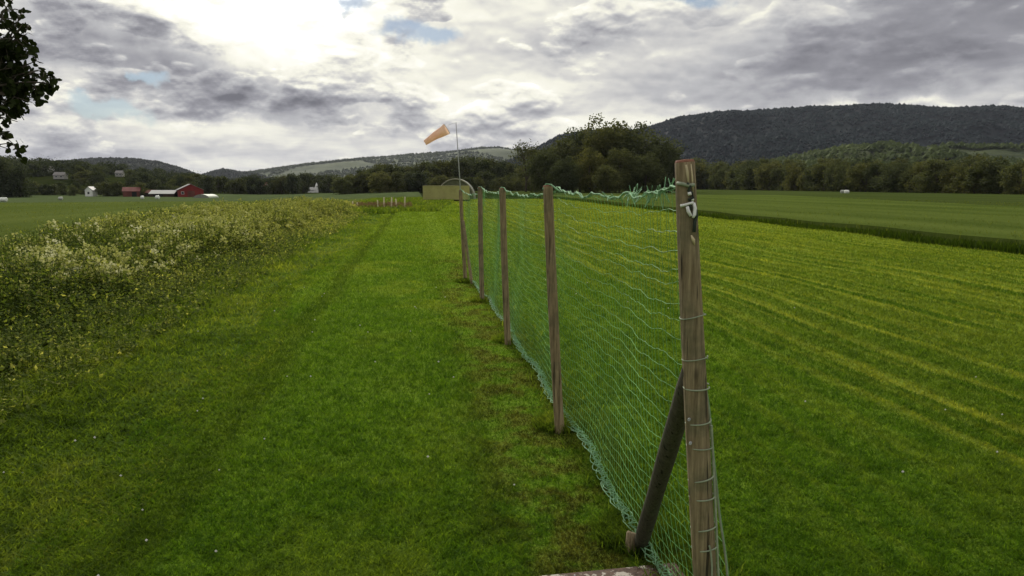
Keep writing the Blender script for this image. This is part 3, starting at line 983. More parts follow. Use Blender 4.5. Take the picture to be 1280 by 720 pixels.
# head rope up to the post
mb = MB()
a = net_point(np.array([s_of(.10)]), np.array([1.0]))[0]
pts = [Vector(tuple(a)) - b, face(847, 229, .004), face(853, 230), face(860, 232), face(867, 231)]
mb.tube(pts, .0058, 8)
mb.build('head_rope', M_cord, p0, smooth=True)
# wire nails on the brace head
for z in (1.05, .97):
    mb = MB(); c = on_post(0, z) + Vector((-r_ * .9, -.03, 0)) - b
    mb.tube([c, c + Vector((-.004, -.008, 0))], [.005, .005], 8)
    mb.build('nail_head', M_steel, p0)

# ------------------------------------------------------------------ board at the foot of the frame
e1, e0 = gp(843, 711), gp(728, 722)
dr = (e1 - e0); dr.z = 0; dr.normalize(); rz = math.atan2(dr.y, dr.x)
bd = empty('wooden_board', (e1.x, e1.y, Z(e1.x, e1.y)), rz)
tag(bd, 'old board with flaking white paint lying on the grass by the brace', 'board')
mb = MB()
xs = np.linspace(-.95, 0, 20)
gl = np.random.default_rng(2)
for a_, c_ in zip(xs[:-1], xs[1:]):
    pass
V = []
for x_ in xs:
    w0 = -.14 + gl.normal(0, .0015); 
    for (yy, zz_) in ((w0, .002), (0 + gl.normal(0, .001), .002), (0, .024 + gl.normal(0, .0012)), (-.004, .028), (w0 + .004, .028 + gl.normal(0, .001)), (w0, .024)):
        V.append((x_, yy, zz_))
V = np.array(V); K = len(xs); i = np.arange(K - 1)[:, None] * 6; j = np.arange(6)[None]; j2 = (j + 1) % 6
q = np.stack([i + j, i + 6 + j, i + 6 + j2, i + j2], -1).reshape(-1, 4)
caps = [(0, 1, 2, 3), (0, 3, 4, 5), (K * 6 - 6, K * 6 - 3, K * 6 - 4, K * 6 - 5), (K * 6 - 6, K * 6 - 1, K * 6 - 2, K * 6 - 3)]
link('plank', mesh_np('plank', V, np.vstack([q, caps]), M_board), bd)
mb = MB()
for x_ in (-.06, -.5, -.88):
    for y_ in (-.03, -.11):
        mb = MB(); mb.tube([(x_, y_, .026), (x_, y_, .031)], .004, 8)
        mb.build('nail_head', M_steel, bd)

# ------------------------------------------------------------------ windsock
wb = gp(577, 259.5); wb = Vector((wb.x, wb.y, Z(wb.x, wb.y)))
wt = at(570, 153, wb.y)
ws = empty('windsock', wb)
tag(ws, 'orange windsock blowing from a tall thin steel pole behind the net', 'windsock')
mb = MB(); mb.tube([(0, 0, -.1), (wt - wb) * .55, wt - wb], [.05, .042, .03], 10); mb.build('pole', M_steel, ws, smooth=True)
mb = MB(); mb.tube([(wt - wb) * .995, at(565, 154.5, wb.y) - wb, at(560, 157, wb.y) - wb], [.012, .012, .012], 8); mb.build('swivel_arm', M_steel, ws, smooth=True)
p_m, p_k, p_e = at(558.5, 161, wb.y) - wb, at(547, 168, wb.y - .1) - wb, at(531, 178.5, wb.y - .25) - wb
ax = (p_e - p_m).normalized(); u_ = ax.cross(Vector((0, 1, 0))).normalized(); v_ = ax.cross(u_)
hoop = MB(); hoop.tube([p_m + (u_ * math.cos(a) + v_ * math.sin(a)) * .47 for a in np.linspace(0, 2 * math.pi, 30)], .02, 6); hoop.build('hoop', M_steel, ws)
br = MB()
for a in (0, 2.1, 4.2):
    br.tube([at(561, 157, wb.y) - wb, p_m + (u_ * math.cos(a) + v_ * math.sin(a)) * .47], .006, 5)
br.build('bridle', M_white, ws)
V = []; K, seg = 16, 22
for kz in range(K):
    f = kz / (K - 1)
    c = (p_m * (1 - f) ** 2 + p_k * 2 * f * (1 - f) + p_e * f * f)
    rad = .46 * (1 - f) + .22 * f
    for s_ in range(seg):
        a = 2 * math.pi * s_ / seg
        fl = 1 - .22 * sst(np.array((f - .25) / .5)) * max(0, math.sin(a + .5)) + .05 * math.sin(3 * a + 9 * f)
        V.append(tuple(c + (u_ * math.cos(a) + v_ * math.sin(a)) * rad * fl))
V = np.array(V); i = np.arange(K - 1)[:, None] * seg; j = np.arange(seg)[None]; j2 = (j + 1) % seg
q = np.stack([i + j, i + j2, i + seg + j2, i + seg + j], -1).reshape(-1, 4)
link('sock', mesh_np('sock', V, q, M_sock, smooth=True), ws)

# ------------------------------------------------------------------ buildings
def prism(mb, w, d, h, rise, over=.25, th=.12, axis='x', roof=True):
    """gable roof slabs over a w x d x h body; ridge along x or y"""
    if axis == 'x':
        for s_ in (-1, 1):
            a = np.array([(-w / 2 - over, s_ * (d / 2 + over), h - rise * over / (d / 2)), (w / 2 + over, s_ * (d / 2 + over), h - rise * over / (d / 2)), (w / 2 + over, s_ * .001, h + rise), (-w / 2 - over, s_ * .001, h + rise)], float)
            b_ = a.copy(); b_[:, 2] += th
            mb.add(np.vstack([a, b_]), [(0, 1, 2, 3), (7, 6, 5, 4), (0, 4, 5, 1), (1, 5, 6, 2), (2, 6, 7, 3), (3, 7, 4, 0)])
    return mb


def gable_walls(w, d, h, rise):
    mb = MB()
    v = np.array([(-w / 2, -d / 2, 0), (w / 2, -d / 2, 0), (w / 2, d / 2, 0), (-w / 2, d / 2, 0), (-w / 2, -d / 2, h), (w / 2, -d / 2, h), (w / 2, d / 2, h), (-w / 2, d / 2, h), (-w / 2, 0, h + rise - .01), (w / 2, 0, h + rise - .01)], float)
    mb.add(v, [(0, 1, 5, 4), (2, 3, 7, 6), (1, 2, 6, 5), (3, 0, 4, 7)], [(5, 6, 9), (7, 4, 8)])
    return mb


def house(name, loc, rz, w, d, h, rise, wm, rm, label, cat, group=None, door=None, windows=(), doorm=None, chim=False):
    """ridge along local x; door / windows on the -y front and the +x gable"""
    e = empty(name, loc, rz); tag(e, label, cat, group)
    gable_walls(w, d, h, rise).build('wall', wm, e)
    rf = prism(MB(), w, d, h, rise).build('roof', rm, e)
    if chim:
        mb = MB().box((w * .15, -.3, h + rise * .5), (w * .15 + .6, .3, h + rise + .9)); mb.build('chimney', M_redold, rf)
    if door:
        side, a0, a1, hh = door
        mb = MB()
        if side == 'x': mb.box((w / 2 - .03, a0, .05), (w / 2 + .05, a1, hh))
        else: mb.box((a0, -d / 2 - .05, .05), (a1, -d / 2 + .03, hh))
        mb.build('door', doorm or M_dark, e)
    for side, a0, z0, ww, wh in windows:
        f_ = MB(); pn = MB()
        if side == 'x':
            f_.box((w / 2 - .03, a0 - .08, z0 - .08), (w / 2 + .04, a0 + ww + .08, z0 + wh + .08)); pn.box((w / 2, a0, z0), (w / 2 + .06, a0 + ww, z0 + wh))
        else:
            f_.box((a0 - .08, -d / 2 - .04, z0 - .08), (a0 + ww + .08, -d / 2 + .03, z0 + wh + .08)); pn.box((a0, -d / 2 - .06, z0), (a0 + ww, -d / 2, z0 + wh))
        wo = f_.build('window', M_wht, e); pn.build('pane', M_glass, wo)
    return e


def spot(px, py, Y=None):
    if Y is None:
        p = gp(px, py)
        return Vector((p.x, p.y, Z(p.x, p.y)))
    p = at(px, py, Y)
    return Vector((p.x, p.y, Z(p.x, p.y)))

B_Y = 262
HOUSE_R = {}
pb = at(228, 247, B_Y); pb.z = Z(pb.x, pb.y)
# big red barn: gable towards us, long grey roof going off to the right
fac = math.atan2(-pb.x, -pb.y)
house('barn', pb + Vector((1.0, 4, 0)), R(-62), 13, 8.2, 2.7, 2.0, M_red, M_tin, 'largest red barn with grey tin roof, gable towards the field', 'barn',
      door=('x', -1.2, 1.2, 2.3), windows=(('x', -3.2, 1.2, .8, .8),), doorm=M_redold)
p = at(206, 246.5, B_Y + 3); p.z = Z(p.x, p.y)
house('shed', p, R(4), 8.6, 5.5, 1.3, 1.15, M_brown, M_roofw, 'low brown shed with a pale white roof beside the red barn', 'shed', door=('y', -3, .5, 1.15))
p = at(165.5, 247, B_Y + 6); p.z = Z(p.x, p.y)
house('barn', p, R(20), 5.5, 4.5, 2.2, 1.3, M_redold, M_roofred, 'small faded red barn with reddish roof, among the farm trees', 'barn', door=('y', .2, 1.8, 1.9))
p = at(180, 247, B_Y + 2); p.z = Z(p.x, p.y)
house('shed', p + Vector((0, 6, 0)), R(-18), 4.2, 3.2, 1.6, .9, M_brown, M_roofred, 'tiny brown lean shed between the faded barn and the pale roof', 'shed', door=('y', -.5, .6, 1.4))
p = at(114.5, 247.5, B_Y + 10); p.z = Z(p.x, p.y)
house('house', p, R(-84), 4.0, 2.6, 2.5, 1.2, M_wht, M_tin, 'narrow bright white house standing against the dark trees', 'house', windows=(('x', -.4, 1.0, .7, .8),))
for px_, py_, lab, wm, w in ((76, 224, 'long pale house on the wooded hillside', M_pale, 5.5), (62, 216, 'small pale house higher up the wooded hillside', M_pale, 4.5), (150, 221, 'small pale house among hillside trees above the farm', M_pale, 4), ):
    p = spot(px_, py_); HOUSE_R[px_] = p.y
    house('house', p, R(8), w, 4.5, 2.2, 1.5, wm, M_tin, lab, 'house', windows=(('y', -w * .3, .9, .8, .9), ('y', w * .15, .9, .8, .9)))
for px_, py_, lab, w in ((328, 229, 'little pale house in the dark wood left of the church', 7), (353, 230.5, 'tiny pale house between the wood and the church', 6)):
    p = at(px_, py_ + 4, 400); p.z = Z(p.x, p.y) + 1.5
    house('house', p, R(5), w * .75, 4, 2.6, 1.6, M_pale, M_roofred, lab, 'house', windows=(('y', -1.2, 1, .9, 1.0),))
# church
p = at(391, 238, 420); p.z = Z(p.x, p.y) - .2
ch = empty('church', p + Vector((0, 0, 2.0)), R(6)); tag(ch, 'white church with a pointed spire in front of the dark wood', 'church')
gable_walls(4.2, 2.6, 1.7, 1.3).build('wall', M_wht, ch).location = (-.6, 0, -1.9)
r_ob = prism(MB(), 4.2, 2.6, 1.7, 1.3).build('roof', M_roofw, ch); r_ob.location = (-.6, 0, -1.9)
mb = MB().box((1.5, -.75, -1.9), (3.0, .75, 1.7)); tw = mb.build('tower', M_wht, ch)
mb = MB(); mb.add([(1.4, -.85, 1.7), (3.1, -.85, 1.7), (3.1, .85, 1.7), (1.4, .85, 1.7), (2.25, 0, 4.0)], [(3, 2, 1, 0)], [(0, 1, 4), (1, 2, 4), (2, 3, 4), (3, 0, 4)])
mb.build('spire', M_wht, tw)
for x_ in (-1.9, -.9, .1):
    mb = MB().box((x_, -1.34, -1.2), (x_ + .35, -1.29, -.5)); mb.build('window', M_glass, ch)

# olive hut
ho = at(527, 251, 88); hw = (574 - 527) / 900 * 88
hc = Vector((ho.x + hw / 2 + .6, 89.5, Z(ho.x + 2, 89)))
hut = empty('hut', hc, R(2)); tag(hut, 'flat olive hut on dark skids at the end of the mown strip', 'hut')
hw2 = hw + 1.0
mb = MB().box((-hw2 / 2, -1.2, .22), (hw2 / 2, 1.2, 1.85))
for x_ in np.linspace(-hw2 / 2 + .9, hw2 / 2 - .9, 5):
    mb.box((x_ - .03, -1.225, .24), (x_ + .03, -1.199, 1.83))
mb.build('wall', M_olive, hut)
mb = MB(); mb.add([(-hw2 / 2 - .03, -1.25, 1.853), (hw2 / 2 + .03, -1.25, 1.853), (hw2 / 2 + .03, 1.25, 1.853), (-hw2 / 2 - .03, 1.25, 1.853), (-hw2 / 2 - .03, -1.25, 1.885), (hw2 / 2 + .03, -1.25, 1.885), (hw2 / 2 + .03, 1.25, 1.90), (-hw2 / 2 - .03, 1.25, 1.90)],
       [(0, 3, 2, 1), (4, 5, 6, 7), (0, 1, 5, 4), (1, 2, 6, 5), (2, 3, 7, 6), (3, 0, 4, 7)]); mb.build('roof', M_olive, hut)
for y_ in (-1.0, 1.0):
    MB().box((-hw2 / 2 - .05, y_ - .12, 0), (hw2 / 2 + .05, y_ + .12, .215)).build('skid', M_brown, hut)

# arched shelter behind the hut
sx0, sx1 = at(547, 240, 104), at(594, 240, 104)
sw = (sx1.x - sx0.x) / 2; sc_ = Vector(((sx0.x + sx1.x) / 2, 104, Z(sx0.x, 104)))
sh = empty('arched_shelter', sc_); tag(sh, 'round arched shelter with pale rim, behind the olive hut', 'shelter')
V = []; n = 22
hgt = 1.8 + (233 - 223.5) / 900 * 104
for y_ in (-2, 2):
    for rr_ in (1.0, .93):
        for a in np.linspace(0, math.pi, n):
            V.append((-math.cos(a) * sw * rr_, y_, max(0, math.sin(a)) * hgt * rr_))
V = np.array(V); a_ = np.arange(n - 1)
o0, i0, o1, i1 = 0, n, 2 * n, 3 * n
q = np.vstack([np.stack([o0 + a_, o0 + a_ + 1, o1 + a_ + 1, o1 + a_], -1), np.stack([i0 + a_ + 1, i0 + a_, i1 + a_, i1 + a_ + 1], -1)])
link('cover', mesh_np('cover', V, q, M_grey, smooth=True), sh)
for y_ in (-2, 2):
    mb = MB(); mb.tube([(-math.cos(a) * sw * .97, y_, max(0, math.sin(a)) * hgt * .97) for a in np.linspace(0, math.pi, n)], .10, 8, True, (0, 1, 0)); mb.build('rim', M_rim, sh, smooth=True)
mb = MB(); V = [( -math.cos(a) * sw * .93, -1.9, max(0, math.sin(a)) * hgt * .93) for a in np.linspace(0, math.pi, n)]
mb.add(V + [(0, -1.9, 0)], tris=[(k_, k_ + 1, n) for k_ in range(n - 1)]); mb.build('front_panel', M_shel, sh)

# tunnel cover by the big barn
p = at(258, 247, 240); p.z = Z(p.x, p.y)
tn = empty('tunnel_cover', p); tag(tn, 'low pale green tunnel cover right of the big red barn', 'tunnel cover')
V = []; 
for y_ in (-4, 4):
    for a in np.linspace(0, math.pi, n):
        V.append((-math.cos(a) * 2.6, y_, math.sin(a) * 1.35))
q = np.stack([a_, a_ + 1, n + a_ + 1, n + a_], -1)
M_tun = simple('tunnel_sheet', (.25, .29, .20), .6, .1, 1)
link('sheet', mesh_np('sheet', np.array(V), q, M_tun, smooth=True), tn)
mb = MB(); mb.add(V[:n] + [(0, -4, 0)], tris=[(k_, k_ + 1, n) for k_ in range(n - 1)]); mb.build('end_panel', M_grey, tn)

# wrapped bales
def bale(px, py, Y, r_, l_, rz, mat, label):
    p = at(px, py, Y); p.z = Z(p.x, p.y) + r_ + .15
    mb = MB()
    pts = [(-l_ / 2, 0, 0), (-l_ / 2 + .02, 0, 0), (-l_ / 2 + .12, 0, 0), (0, 0, 0), (l_ / 2 - .12, 0, 0), (l_ / 2 - .02, 0, 0), (l_ / 2, 0, 0)]
    mb.tube(pts, [r_ * .6, r_ * .88, r_, r_ * 1.02, r_, r_ * .88, r_ * .6], 20)
    o = mb.build('hay_bale', mat, None, smooth=True)
    o.location = p; o.rotation_euler = (0, 0, rz); tag(o, label, 'hay bale', 'plastic wrapped bales')
    return o
bale(178, 249.5, 215, .5, .9, R(20), M_wrap, 'white wrapped bale in front of the small faded red barn')
bale(197, 249, 215, .55, 1.0, R(-10), M_wrap, 'white wrapped bale below the pale roofed shed')
bale(76, 251, 200, .45, 1.0, R(5), M_wrapg, 'off white wrapped bale at the field edge under the hillside houses')
bale(5, 255.5, 170, .5, 1.5, R(0), M_wrap, 'white wrapped bale at the far left edge of the green field')
bale(1053.8, 237, 176, .40, 1.1, R(25), M_wrapg, 'greyish wrapped bale standing behind the white one by the right wood')
bale(1058.5, 238.5, 168, .42, .9, R(10), M_wrap, 'bright white wrapped bale at the edge of the right wood')

# pale stakes at the end of the strip
for q_, (px_, hh) in enumerate(((473, .75), (480, .95), (489.5, .95), (496, .85), (505.5, 1.0), (441, .7), (447, .6))):
    p = at(px_, 264, 56 + .15 * q_); zz_ = Z(p.x, p.y)
    mb = MB(); mb.box((-.045, -.03, -.1), (.045, .03, hh - .06)); mb.add([(-.045, -.03, hh - .06), (.045, -.03, hh - .06), (.045, .03, hh - .06), (-.045, .03, hh - .06), (0, 0, hh)], None, [(0, 1, 4), (1, 2, 4), (2, 3, 4), (3, 0, 4)])
    o = mb.build('wooden_stake', M_stake, None, loc=(p.x, p.y, zz_)); o.rotation_euler = (R(random.uniform(-4, 4)), R(random.uniform(-6, 6)), R(random.uniform(-20, 20)))
    tag(o, 'short pale wooden stake in the row beside the dry brown weeds', 'stake', 'pale stakes at the end of the weed strip')
# dry brown docks behind the stakes
gl = np.random.default_rng(77); N = 1100
Yd = gl.uniform(55, 62, N); xx = (gl.uniform(436, 516, N) - 640) / 900 * Yd
C = np.stack([xx, Yd, zf(xx, Yd) + gl.uniform(.05, .42, N)], -1)
up = unit(np.stack([gl.normal(0, .3, N), gl.normal(0, .3, N), np.ones(N)], -1))
V, Q = kites(C, up, sidefor(up, gl), gl.uniform(.12, .3, N), gl.uniform(.03, .08, N))
tag(link('dry_weeds', mesh_np('dry_weeds', V, Q, M_drybed)), kind='stuff')

# ------------------------------------------------------------------ trees
def crown_mesh(h, w, seed, n_lobe, leaf, mat, low=.16, per=26, pts=11, tall=1.0, ragged=.25):
    g = np.random.default_rng(seed)
    lobes = []
    for q_ in range(n_lobe):
        f = g.uniform(low + .05, 1) ** .9
        prof = math.sin(math.pi * min(1, max(.06, (f - low * .6) / (1.12 - low * .6))) ** .85) ** .75
        a = g.uniform(0, 2 * math.pi); rad = w / 2 * prof * math.sqrt(g.uniform(.05, 1))
        s_ = w * g.uniform(.13, .24)
        lobes.append((rad * math.cos(a), rad * math.sin(a), h * f - s_ * .6, s_))
    Ls = np.array(lobes)
    cl = []
    for x_, y_, z_, s_ in Ls:
        n = per
        d = rdirs(n, g); d[:, 2] = d[:, 2] * .8 + .12
        cl.append(np.array([x_, y_, z_]) + d * s_ * (1 + g.normal(0, ragged * .4, (n, 1))))
    cl = np.vstack(cl)
    C = cl[:, None] + g.normal(0, leaf * .75, (len(cl), pts, 3))
    C = C.reshape(-1, 3); N = len(C)
    C[:, 2] = np.maximum(C[:, 2], h * low * .35)
    up = rdirs(N, g); up[:, 2] *= .7; up = unit(up)
    L = leaf * g.uniform(.6, 1.4, N)
    V, Q = kites(C, up, sidefor(up, g), L, L * g.uniform(.5, .9, N), .12)
    tint = np.repeat(np.clip(np.repeat(g.normal(.5, .18, len(cl)), pts) + g.normal(0, .12, N), 0, 1), 4)
    return V, Q, tint, Ls


def trunk_mesh(h, w, seed, lobes, r_):
    g = np.random.default_rng(seed + 500)
    mb = MB()
    top = np.array([g.normal(0, .03 * h), g.normal(0, .03 * h), h * .78])
    tt = np.linspace(0, 1, 7)
    ctrl = np.array([g.normal(0, .03 * w), g.normal(0, .03 * w), h * .4])
    P = [(1 - t) ** 2 * np.array([0, 0, -.4]) + 2 * t * (1 - t) * ctrl + t * t * top for t in tt]
    mb.tube(P, r_ * (1.15 - tt) ** .9 + .01, 8)
    for x_, y_, z_, s_ in lobes[:14]:
        t = min(.85, max(.25, (z_ / h) * .75)); a = P[int(t * 6)]
        e = np.array([x_, y_, z_]); md = (a + e) / 2 + np.array([0, 0, .05 * h])
        mb.tube([a, md, e], [r_ * .42, r_ * .27, r_ * .08], 5)
    return mb


PROTO = []
def make_proto(h, w, seed, mat, **kw):
    V, Q, tint, Ls = crown_mesh(h, w, seed, mat=mat, **kw)
    cm = mesh_np('crown', V, Q, mat, attrs={'tint': tint})
    tb = trunk_mesh(h, w, seed, Ls, .022 * h)
    fs = [np.vstack(tb.f4)] + ([np.vstack(tb.f3)] if tb.f3 else [])
    tV = np.vstack(tb.v)
    tm = mesh_np('trunk', tV, fs, M_bark, smooth=True)
    # one joined mesh for the far copies
    F4 = np.vstack([Q, np.vstack(tb.f4) + len(V)]); F3 = np.vstack(tb.f3) + len(V)
    mi = np.concatenate([np.zeros(len(Q)), np.ones(len(F4) - len(Q)), np.ones(len(F3))])
    wm_ = mesh_np('tree', np.vstack([V, tV]), [F4, F3], [mat, M_bark], mi, {'tint': np.concatenate([tint, np.full(len(tV), .5)])})
    return dict(h=h, w=w, crown=cm, trunk=tm, whole=wm_)
big = [make_proto(14, 12, 200 + q_, M_fol, n_lobe=30, leaf=.52, per=26, pts=11) for q_ in range(4)]
row = [make_proto(11, 8.5, 230 + q_, M_fol, n_lobe=22, leaf=.55, per=18, pts=9, low=.08) for q_ in range(5)]
darkp = [make_proto(11, 9, 260 + q_, M_fold, n_lobe=22, leaf=.6, per=16, pts=8, low=.08) for q_ in range(4)]
thin = make_proto(14, 9, 290, M_fold, n_lobe=26, leaf=.42, per=11, pts=7, low=.14, ragged=.5)


def put_tree(proto, x, y, h, wscale, label, group=None, parts=True, name='tree', sink=.15):
    s_ = h / proto['h']; z = Z(x, y) - sink - (.2 if math.hypot(x, y) < 430 else 0)
    rz = random.uniform(0, 6.28)
    if parts:
        e = empty(name, (x, y, z), rz); e.scale = (s_ * wscale, s_ * wscale, s_)
        link('trunk', proto['trunk'], e); link('crown', proto['crown'], e)
    else:
        e = link(name, proto['whole'], None, (x, y, z)); e.rotation_euler = (0, 0, rz); e.scale = (s_ * wscale, s_ * wscale, s_)
    tag(e, label, 'tree', group)
    return e


def tree_px(proto, px, top, Y, label, group=None, ws=1.0, parts=True, name='tree'):
    p = at(px, top, Y); z0 = Z(p.x, p.y)
    return put_tree(proto, p.x, p.y, (p.z - z0) * 1.02 + .3, ws, label, group, parts, name)

# the big clump behind the net
G1 = 'tall broadleaf trees massed behind the net fence'
for q_, (px_, top, Y, pr, ws, lab) in enumerate((
        (757, 156, 206, big[0], .95, 'tallest broad tree, crowning the clump behind the net fence'),
        (726, 164, 212, big[1], .85, 'broad tree just left of the tallest one in the clump'),
        (795, 163, 204, big[2], 1.0, 'broad rounded tree just right of the tallest one in the clump'),
        (826, 175, 198, big[3], 1.0, 'lower rounded tree at the right end of the clump, by the end post'),
        (700, 176, 205, big[3], .85, 'shoulder tree on the left side of the tall clump'),
        (681, 190, 198, big[0], .9, 'lower bushy tree at the left foot of the tall clump'),
        (739, 190, 190, big[2], .9, None), (775, 188, 188, big[1], .95, None), (808, 196, 186, big[0], 1.0, None),
        (842, 198, 192, big[1], .9, None), (706, 200, 187, big[2], .95, None), (760, 208, 180, big[3], 1.1, None))):
    tree_px(pr, px_, top, Y, lab or 'lower olive green tree in the front of the tall clump', G1, ws)
tree_px(thin, 657, 181, 215, 'thin open crowned tree with sky showing through, left of the clump', None, 1.0)
tree_px(thin, 668, 186, 222, 'slim loose tree between the open crowned tree and the clump', None, .95)
# wood on the right
G2 = 'trees of the wood along the right field'
L2 = 'olive broadleaf tree standing in the front of the wood beyond the right field'
L3 = 'tree whose top shows over the front row of the right wood'
prof = [(860, 203), (900, 205), (950, 204), (1000, 207), (1050, 205), (1100, 202), (1150, 204), (1200, 201), (1280, 199), (1400, 196)]
pxl = 862.0
q_ = 0
while pxl < 1330:
    f = (pxl - 862) / (1330 - 862)
    base_row = 237.0 + 7.0 * min(1.2, max(0, (pxl - 870) / 410))
    Y = 1620 / (base_row - 233.0) * 1.0
    Y = min(Y, 380)
    top = np.interp(pxl, [a for a, _ in prof], [b_ for _, b_ in prof]) + random.uniform(-2.0, 9)
    tree_px(row[q_ % 5], pxl, top, Y, L2, G2, random.uniform(.85, 1.25), parts=True)
    if q_ % 1 == 0:
        tree_px((row + darkp)[(q_ * 3 + 1) % 9], pxl + random.uniform(-3, 3), top - random.uniform(-1, 5.5), Y + random.uniform(12, 22), L3, G2, random.uniform(.9, 1.2), parts=False)
    wpx = 8.0 / Y * 900 * .62
    pxl += max(5.0, wpx * random.uniform(.5, .8)); q_ += 1
# the wood left of the clump, behind the hut and windsock
G3 = 'trees of the dark wood behind the hut'
for pxl in np.arange(424, 700, 6.4):
    top = np.interp(pxl, [424, 455, 475, 490, 520, 545, 560, 590, 610, 640, 655, 700], [221, 214, 207, 206, 207, 203, 200, 197, 203, 205, 206, 206]) + random.uniform(-1.5, 5)
    tree_px((darkp + row)[random.randrange(6)], pxl + random.uniform(-2, 2), top, random.uniform(285, 330), 'dark tree in the wood between the church and the tall clump', G3, random.uniform(.8, 1.15), parts=False)
for pxl in np.arange(428, 690, 9.5):
    tree_px((darkp + row)[random.randrange(9)], pxl + random.uniform(-3, 3), random.uniform(214, 223), random.uniform(250, 275), 'low bushy tree along the front of the dark wood behind the hut', G3, random.uniform(1.1, 1.5), parts=False)
# the low wood from the farm to the church
G4 = 'trees of the low dark wood between the farm and the church'
for pxl in np.arange(246, 428, 6.6):
    if abs(pxl - 391) < 10:
        Y = random.uniform(440, 470)
    else:
        Y = random.uniform(330, 440)
    tree_px(darkp[random.randrange(4)], pxl, random.uniform(217, 224) + (2 if pxl < 300 else 0), Y, 'dark tree in the low wood between the big red barn and the church', G4, random.uniform(1.0, 1.4), parts=False)
# trees round the farm and up the hillside
G5 = 'trees on the hillside and round the farm'
for q_ in range(34):
    pxl = -10 + q_ * 7.6 + random.uniform(-3, 3)
    Y = random.uniform(268, 300)
    if 205 < pxl < 250:
        Y = random.uniform(285, 300)
    if abs(pxl - 114) < 9:
        Y = 292
    tree_px((darkp + row[:2])[random.randrange(6)], pxl, random.uniform(227, 235) - (3 if pxl < 20 else 0), Y, 'dark tree in the belt behind the farm and the left field', G5, random.uniform(1.0, 1.5), parts=False)
for q_ in range(26):
    pxl = random.uniform(-40, 250); r_ = random.uniform(330, 400)
    if 48 < pxl < 94 or 138 < pxl < 160:
        pxl += 40
    put_tree((darkp + row[:1])[random.randrange(5)], (pxl - 640) / 900 * r_, r_, random.uniform(6, 9), random.uniform(.9, 1.3), 'tree scattered on the lower hillside above the farm', G5, parts=False)
# the closed wood higher up the hillside
Vc, Qc, tc, _l = crown_mesh(8, 7, 777, 12, .95, None, low=.05, per=8, pts=4)
g = np.random.default_rng(91)
VV, QQ, TT = [], [], []; nv = 0
for q_ in range(420):
    pxl = g.uniform(-200, 330); r_ = g.uniform(395, 690)
    x_ = (pxl - 640) / 900 * r_
    if (50 < pxl < 92 and r_ < HOUSE_R[76] + 4) or (142 < pxl < 158 and r_ < HOUSE_R[150] + 4):
        continue
    s_ = g.uniform(.7, 1.15); a_r = g.uniform(0, 6.28); cr, sr = math.cos(a_r), math.sin(a_r)
    Rm = np.array([[cr, -sr, 0], [sr, cr, 0], [0, 0, 1]])
    VV.append((Vc * s_) @ Rm.T + np.array([x_, r_, Z(x_, r_) - .4])); QQ.append(Qc + nv); nv += len(Vc)
    TT.append(np.clip(tc + g.normal(0, .22), 0, 1))
tag(link('forest', mesh_np('forest', np.vstack(VV), np.vstack(QQ), M_fold, attrs={'tint': np.concatenate(TT)})), kind='stuff')
for pxl, top in ((-14, 200), (4, 199), (22, 207)):
    tree_px(darkp[1], pxl, top, 250, 'dark bushy tree at the left edge of the photo, beyond the crop', G5, 1.0, parts=True)

# the near tree whose branch hangs into the frame
tx, ty = -6.3, 6.1
nt = empty('leafy_tree', (tx, ty, 0)); tag(nt, 'near leafy tree whose dark branches hang in at the upper left', 'tree')
g = np.random.default_rng(303)
mb = MB()
tp = [np.array([0, 0, -.3]), np.array([.05, 0, 1.2]), np.array([-.05, .1, 2.6]), np.array([.1, .05, 4.2]), np.array([0, 0, 6.2])]
mb.tube(tp, [.16, .13, .11, .08, .03], 12)
targets = [at(70, 97, 6.0), at(56, 103, 5.8), at(38, 33, 6.1), at(33, 55, 6.2), at(46, 76, 6.0), at(40, 128, 5.9), at(20, 133, 6.0), at(22, 152, 6.05), at(18, 181, 6.1), at(20, 20, 6.0), at(8, 100, 6.2), at(5, 60, 6.3), at(30, 110, 6.3), at(-10, 170, 6.0), at(15, 85, 5.9), at(25, 65, 6.3), at(10, 40, 5.9), at(12, 10, 6.0), at(8, 118, 6.1)]
targets += [at(22, -8, 6.0), at(12, -25, 6.1), at(28, 12, 5.9), at(34, 42, 6.0), at(62, 92, 6.1), at(52, 88, 5.9), at(60, 104, 6.0), at(44, 110, 6.0), at(36, 122, 6.1), at(42, 66, 6.1), at(36, 82, 6.0), at(28, 30, 5.9), at(30, 150, 6.0), at(14, 148, 5.9), at(10, 186, 6.0), at(26, 96, 6.0), at(18, 60, 6.0), at(25, 125, 6.0)]
targets = [np.array(tuple(t_)) - np.array([tx, ty, 0]) for t_ in targets]
ends = [(t_, True) for t_ in targets]
for q_ in range(54):
    a = g.uniform(0, 2 * math.pi); f = g.uniform(.25, 1)
    rad = 2.0 * math.sin(math.pi * min(1, f * .9 + .1)) ** .6 * g.uniform(.55, 1)
    e = np.array([rad * math.cos(a), rad * math.sin(a), 1.6 + 5.2 * f])
    if e[0] > 1.5:
        e[0] = 1.3
    ends.append((e, False))
LC, LU, LL = [], [], []
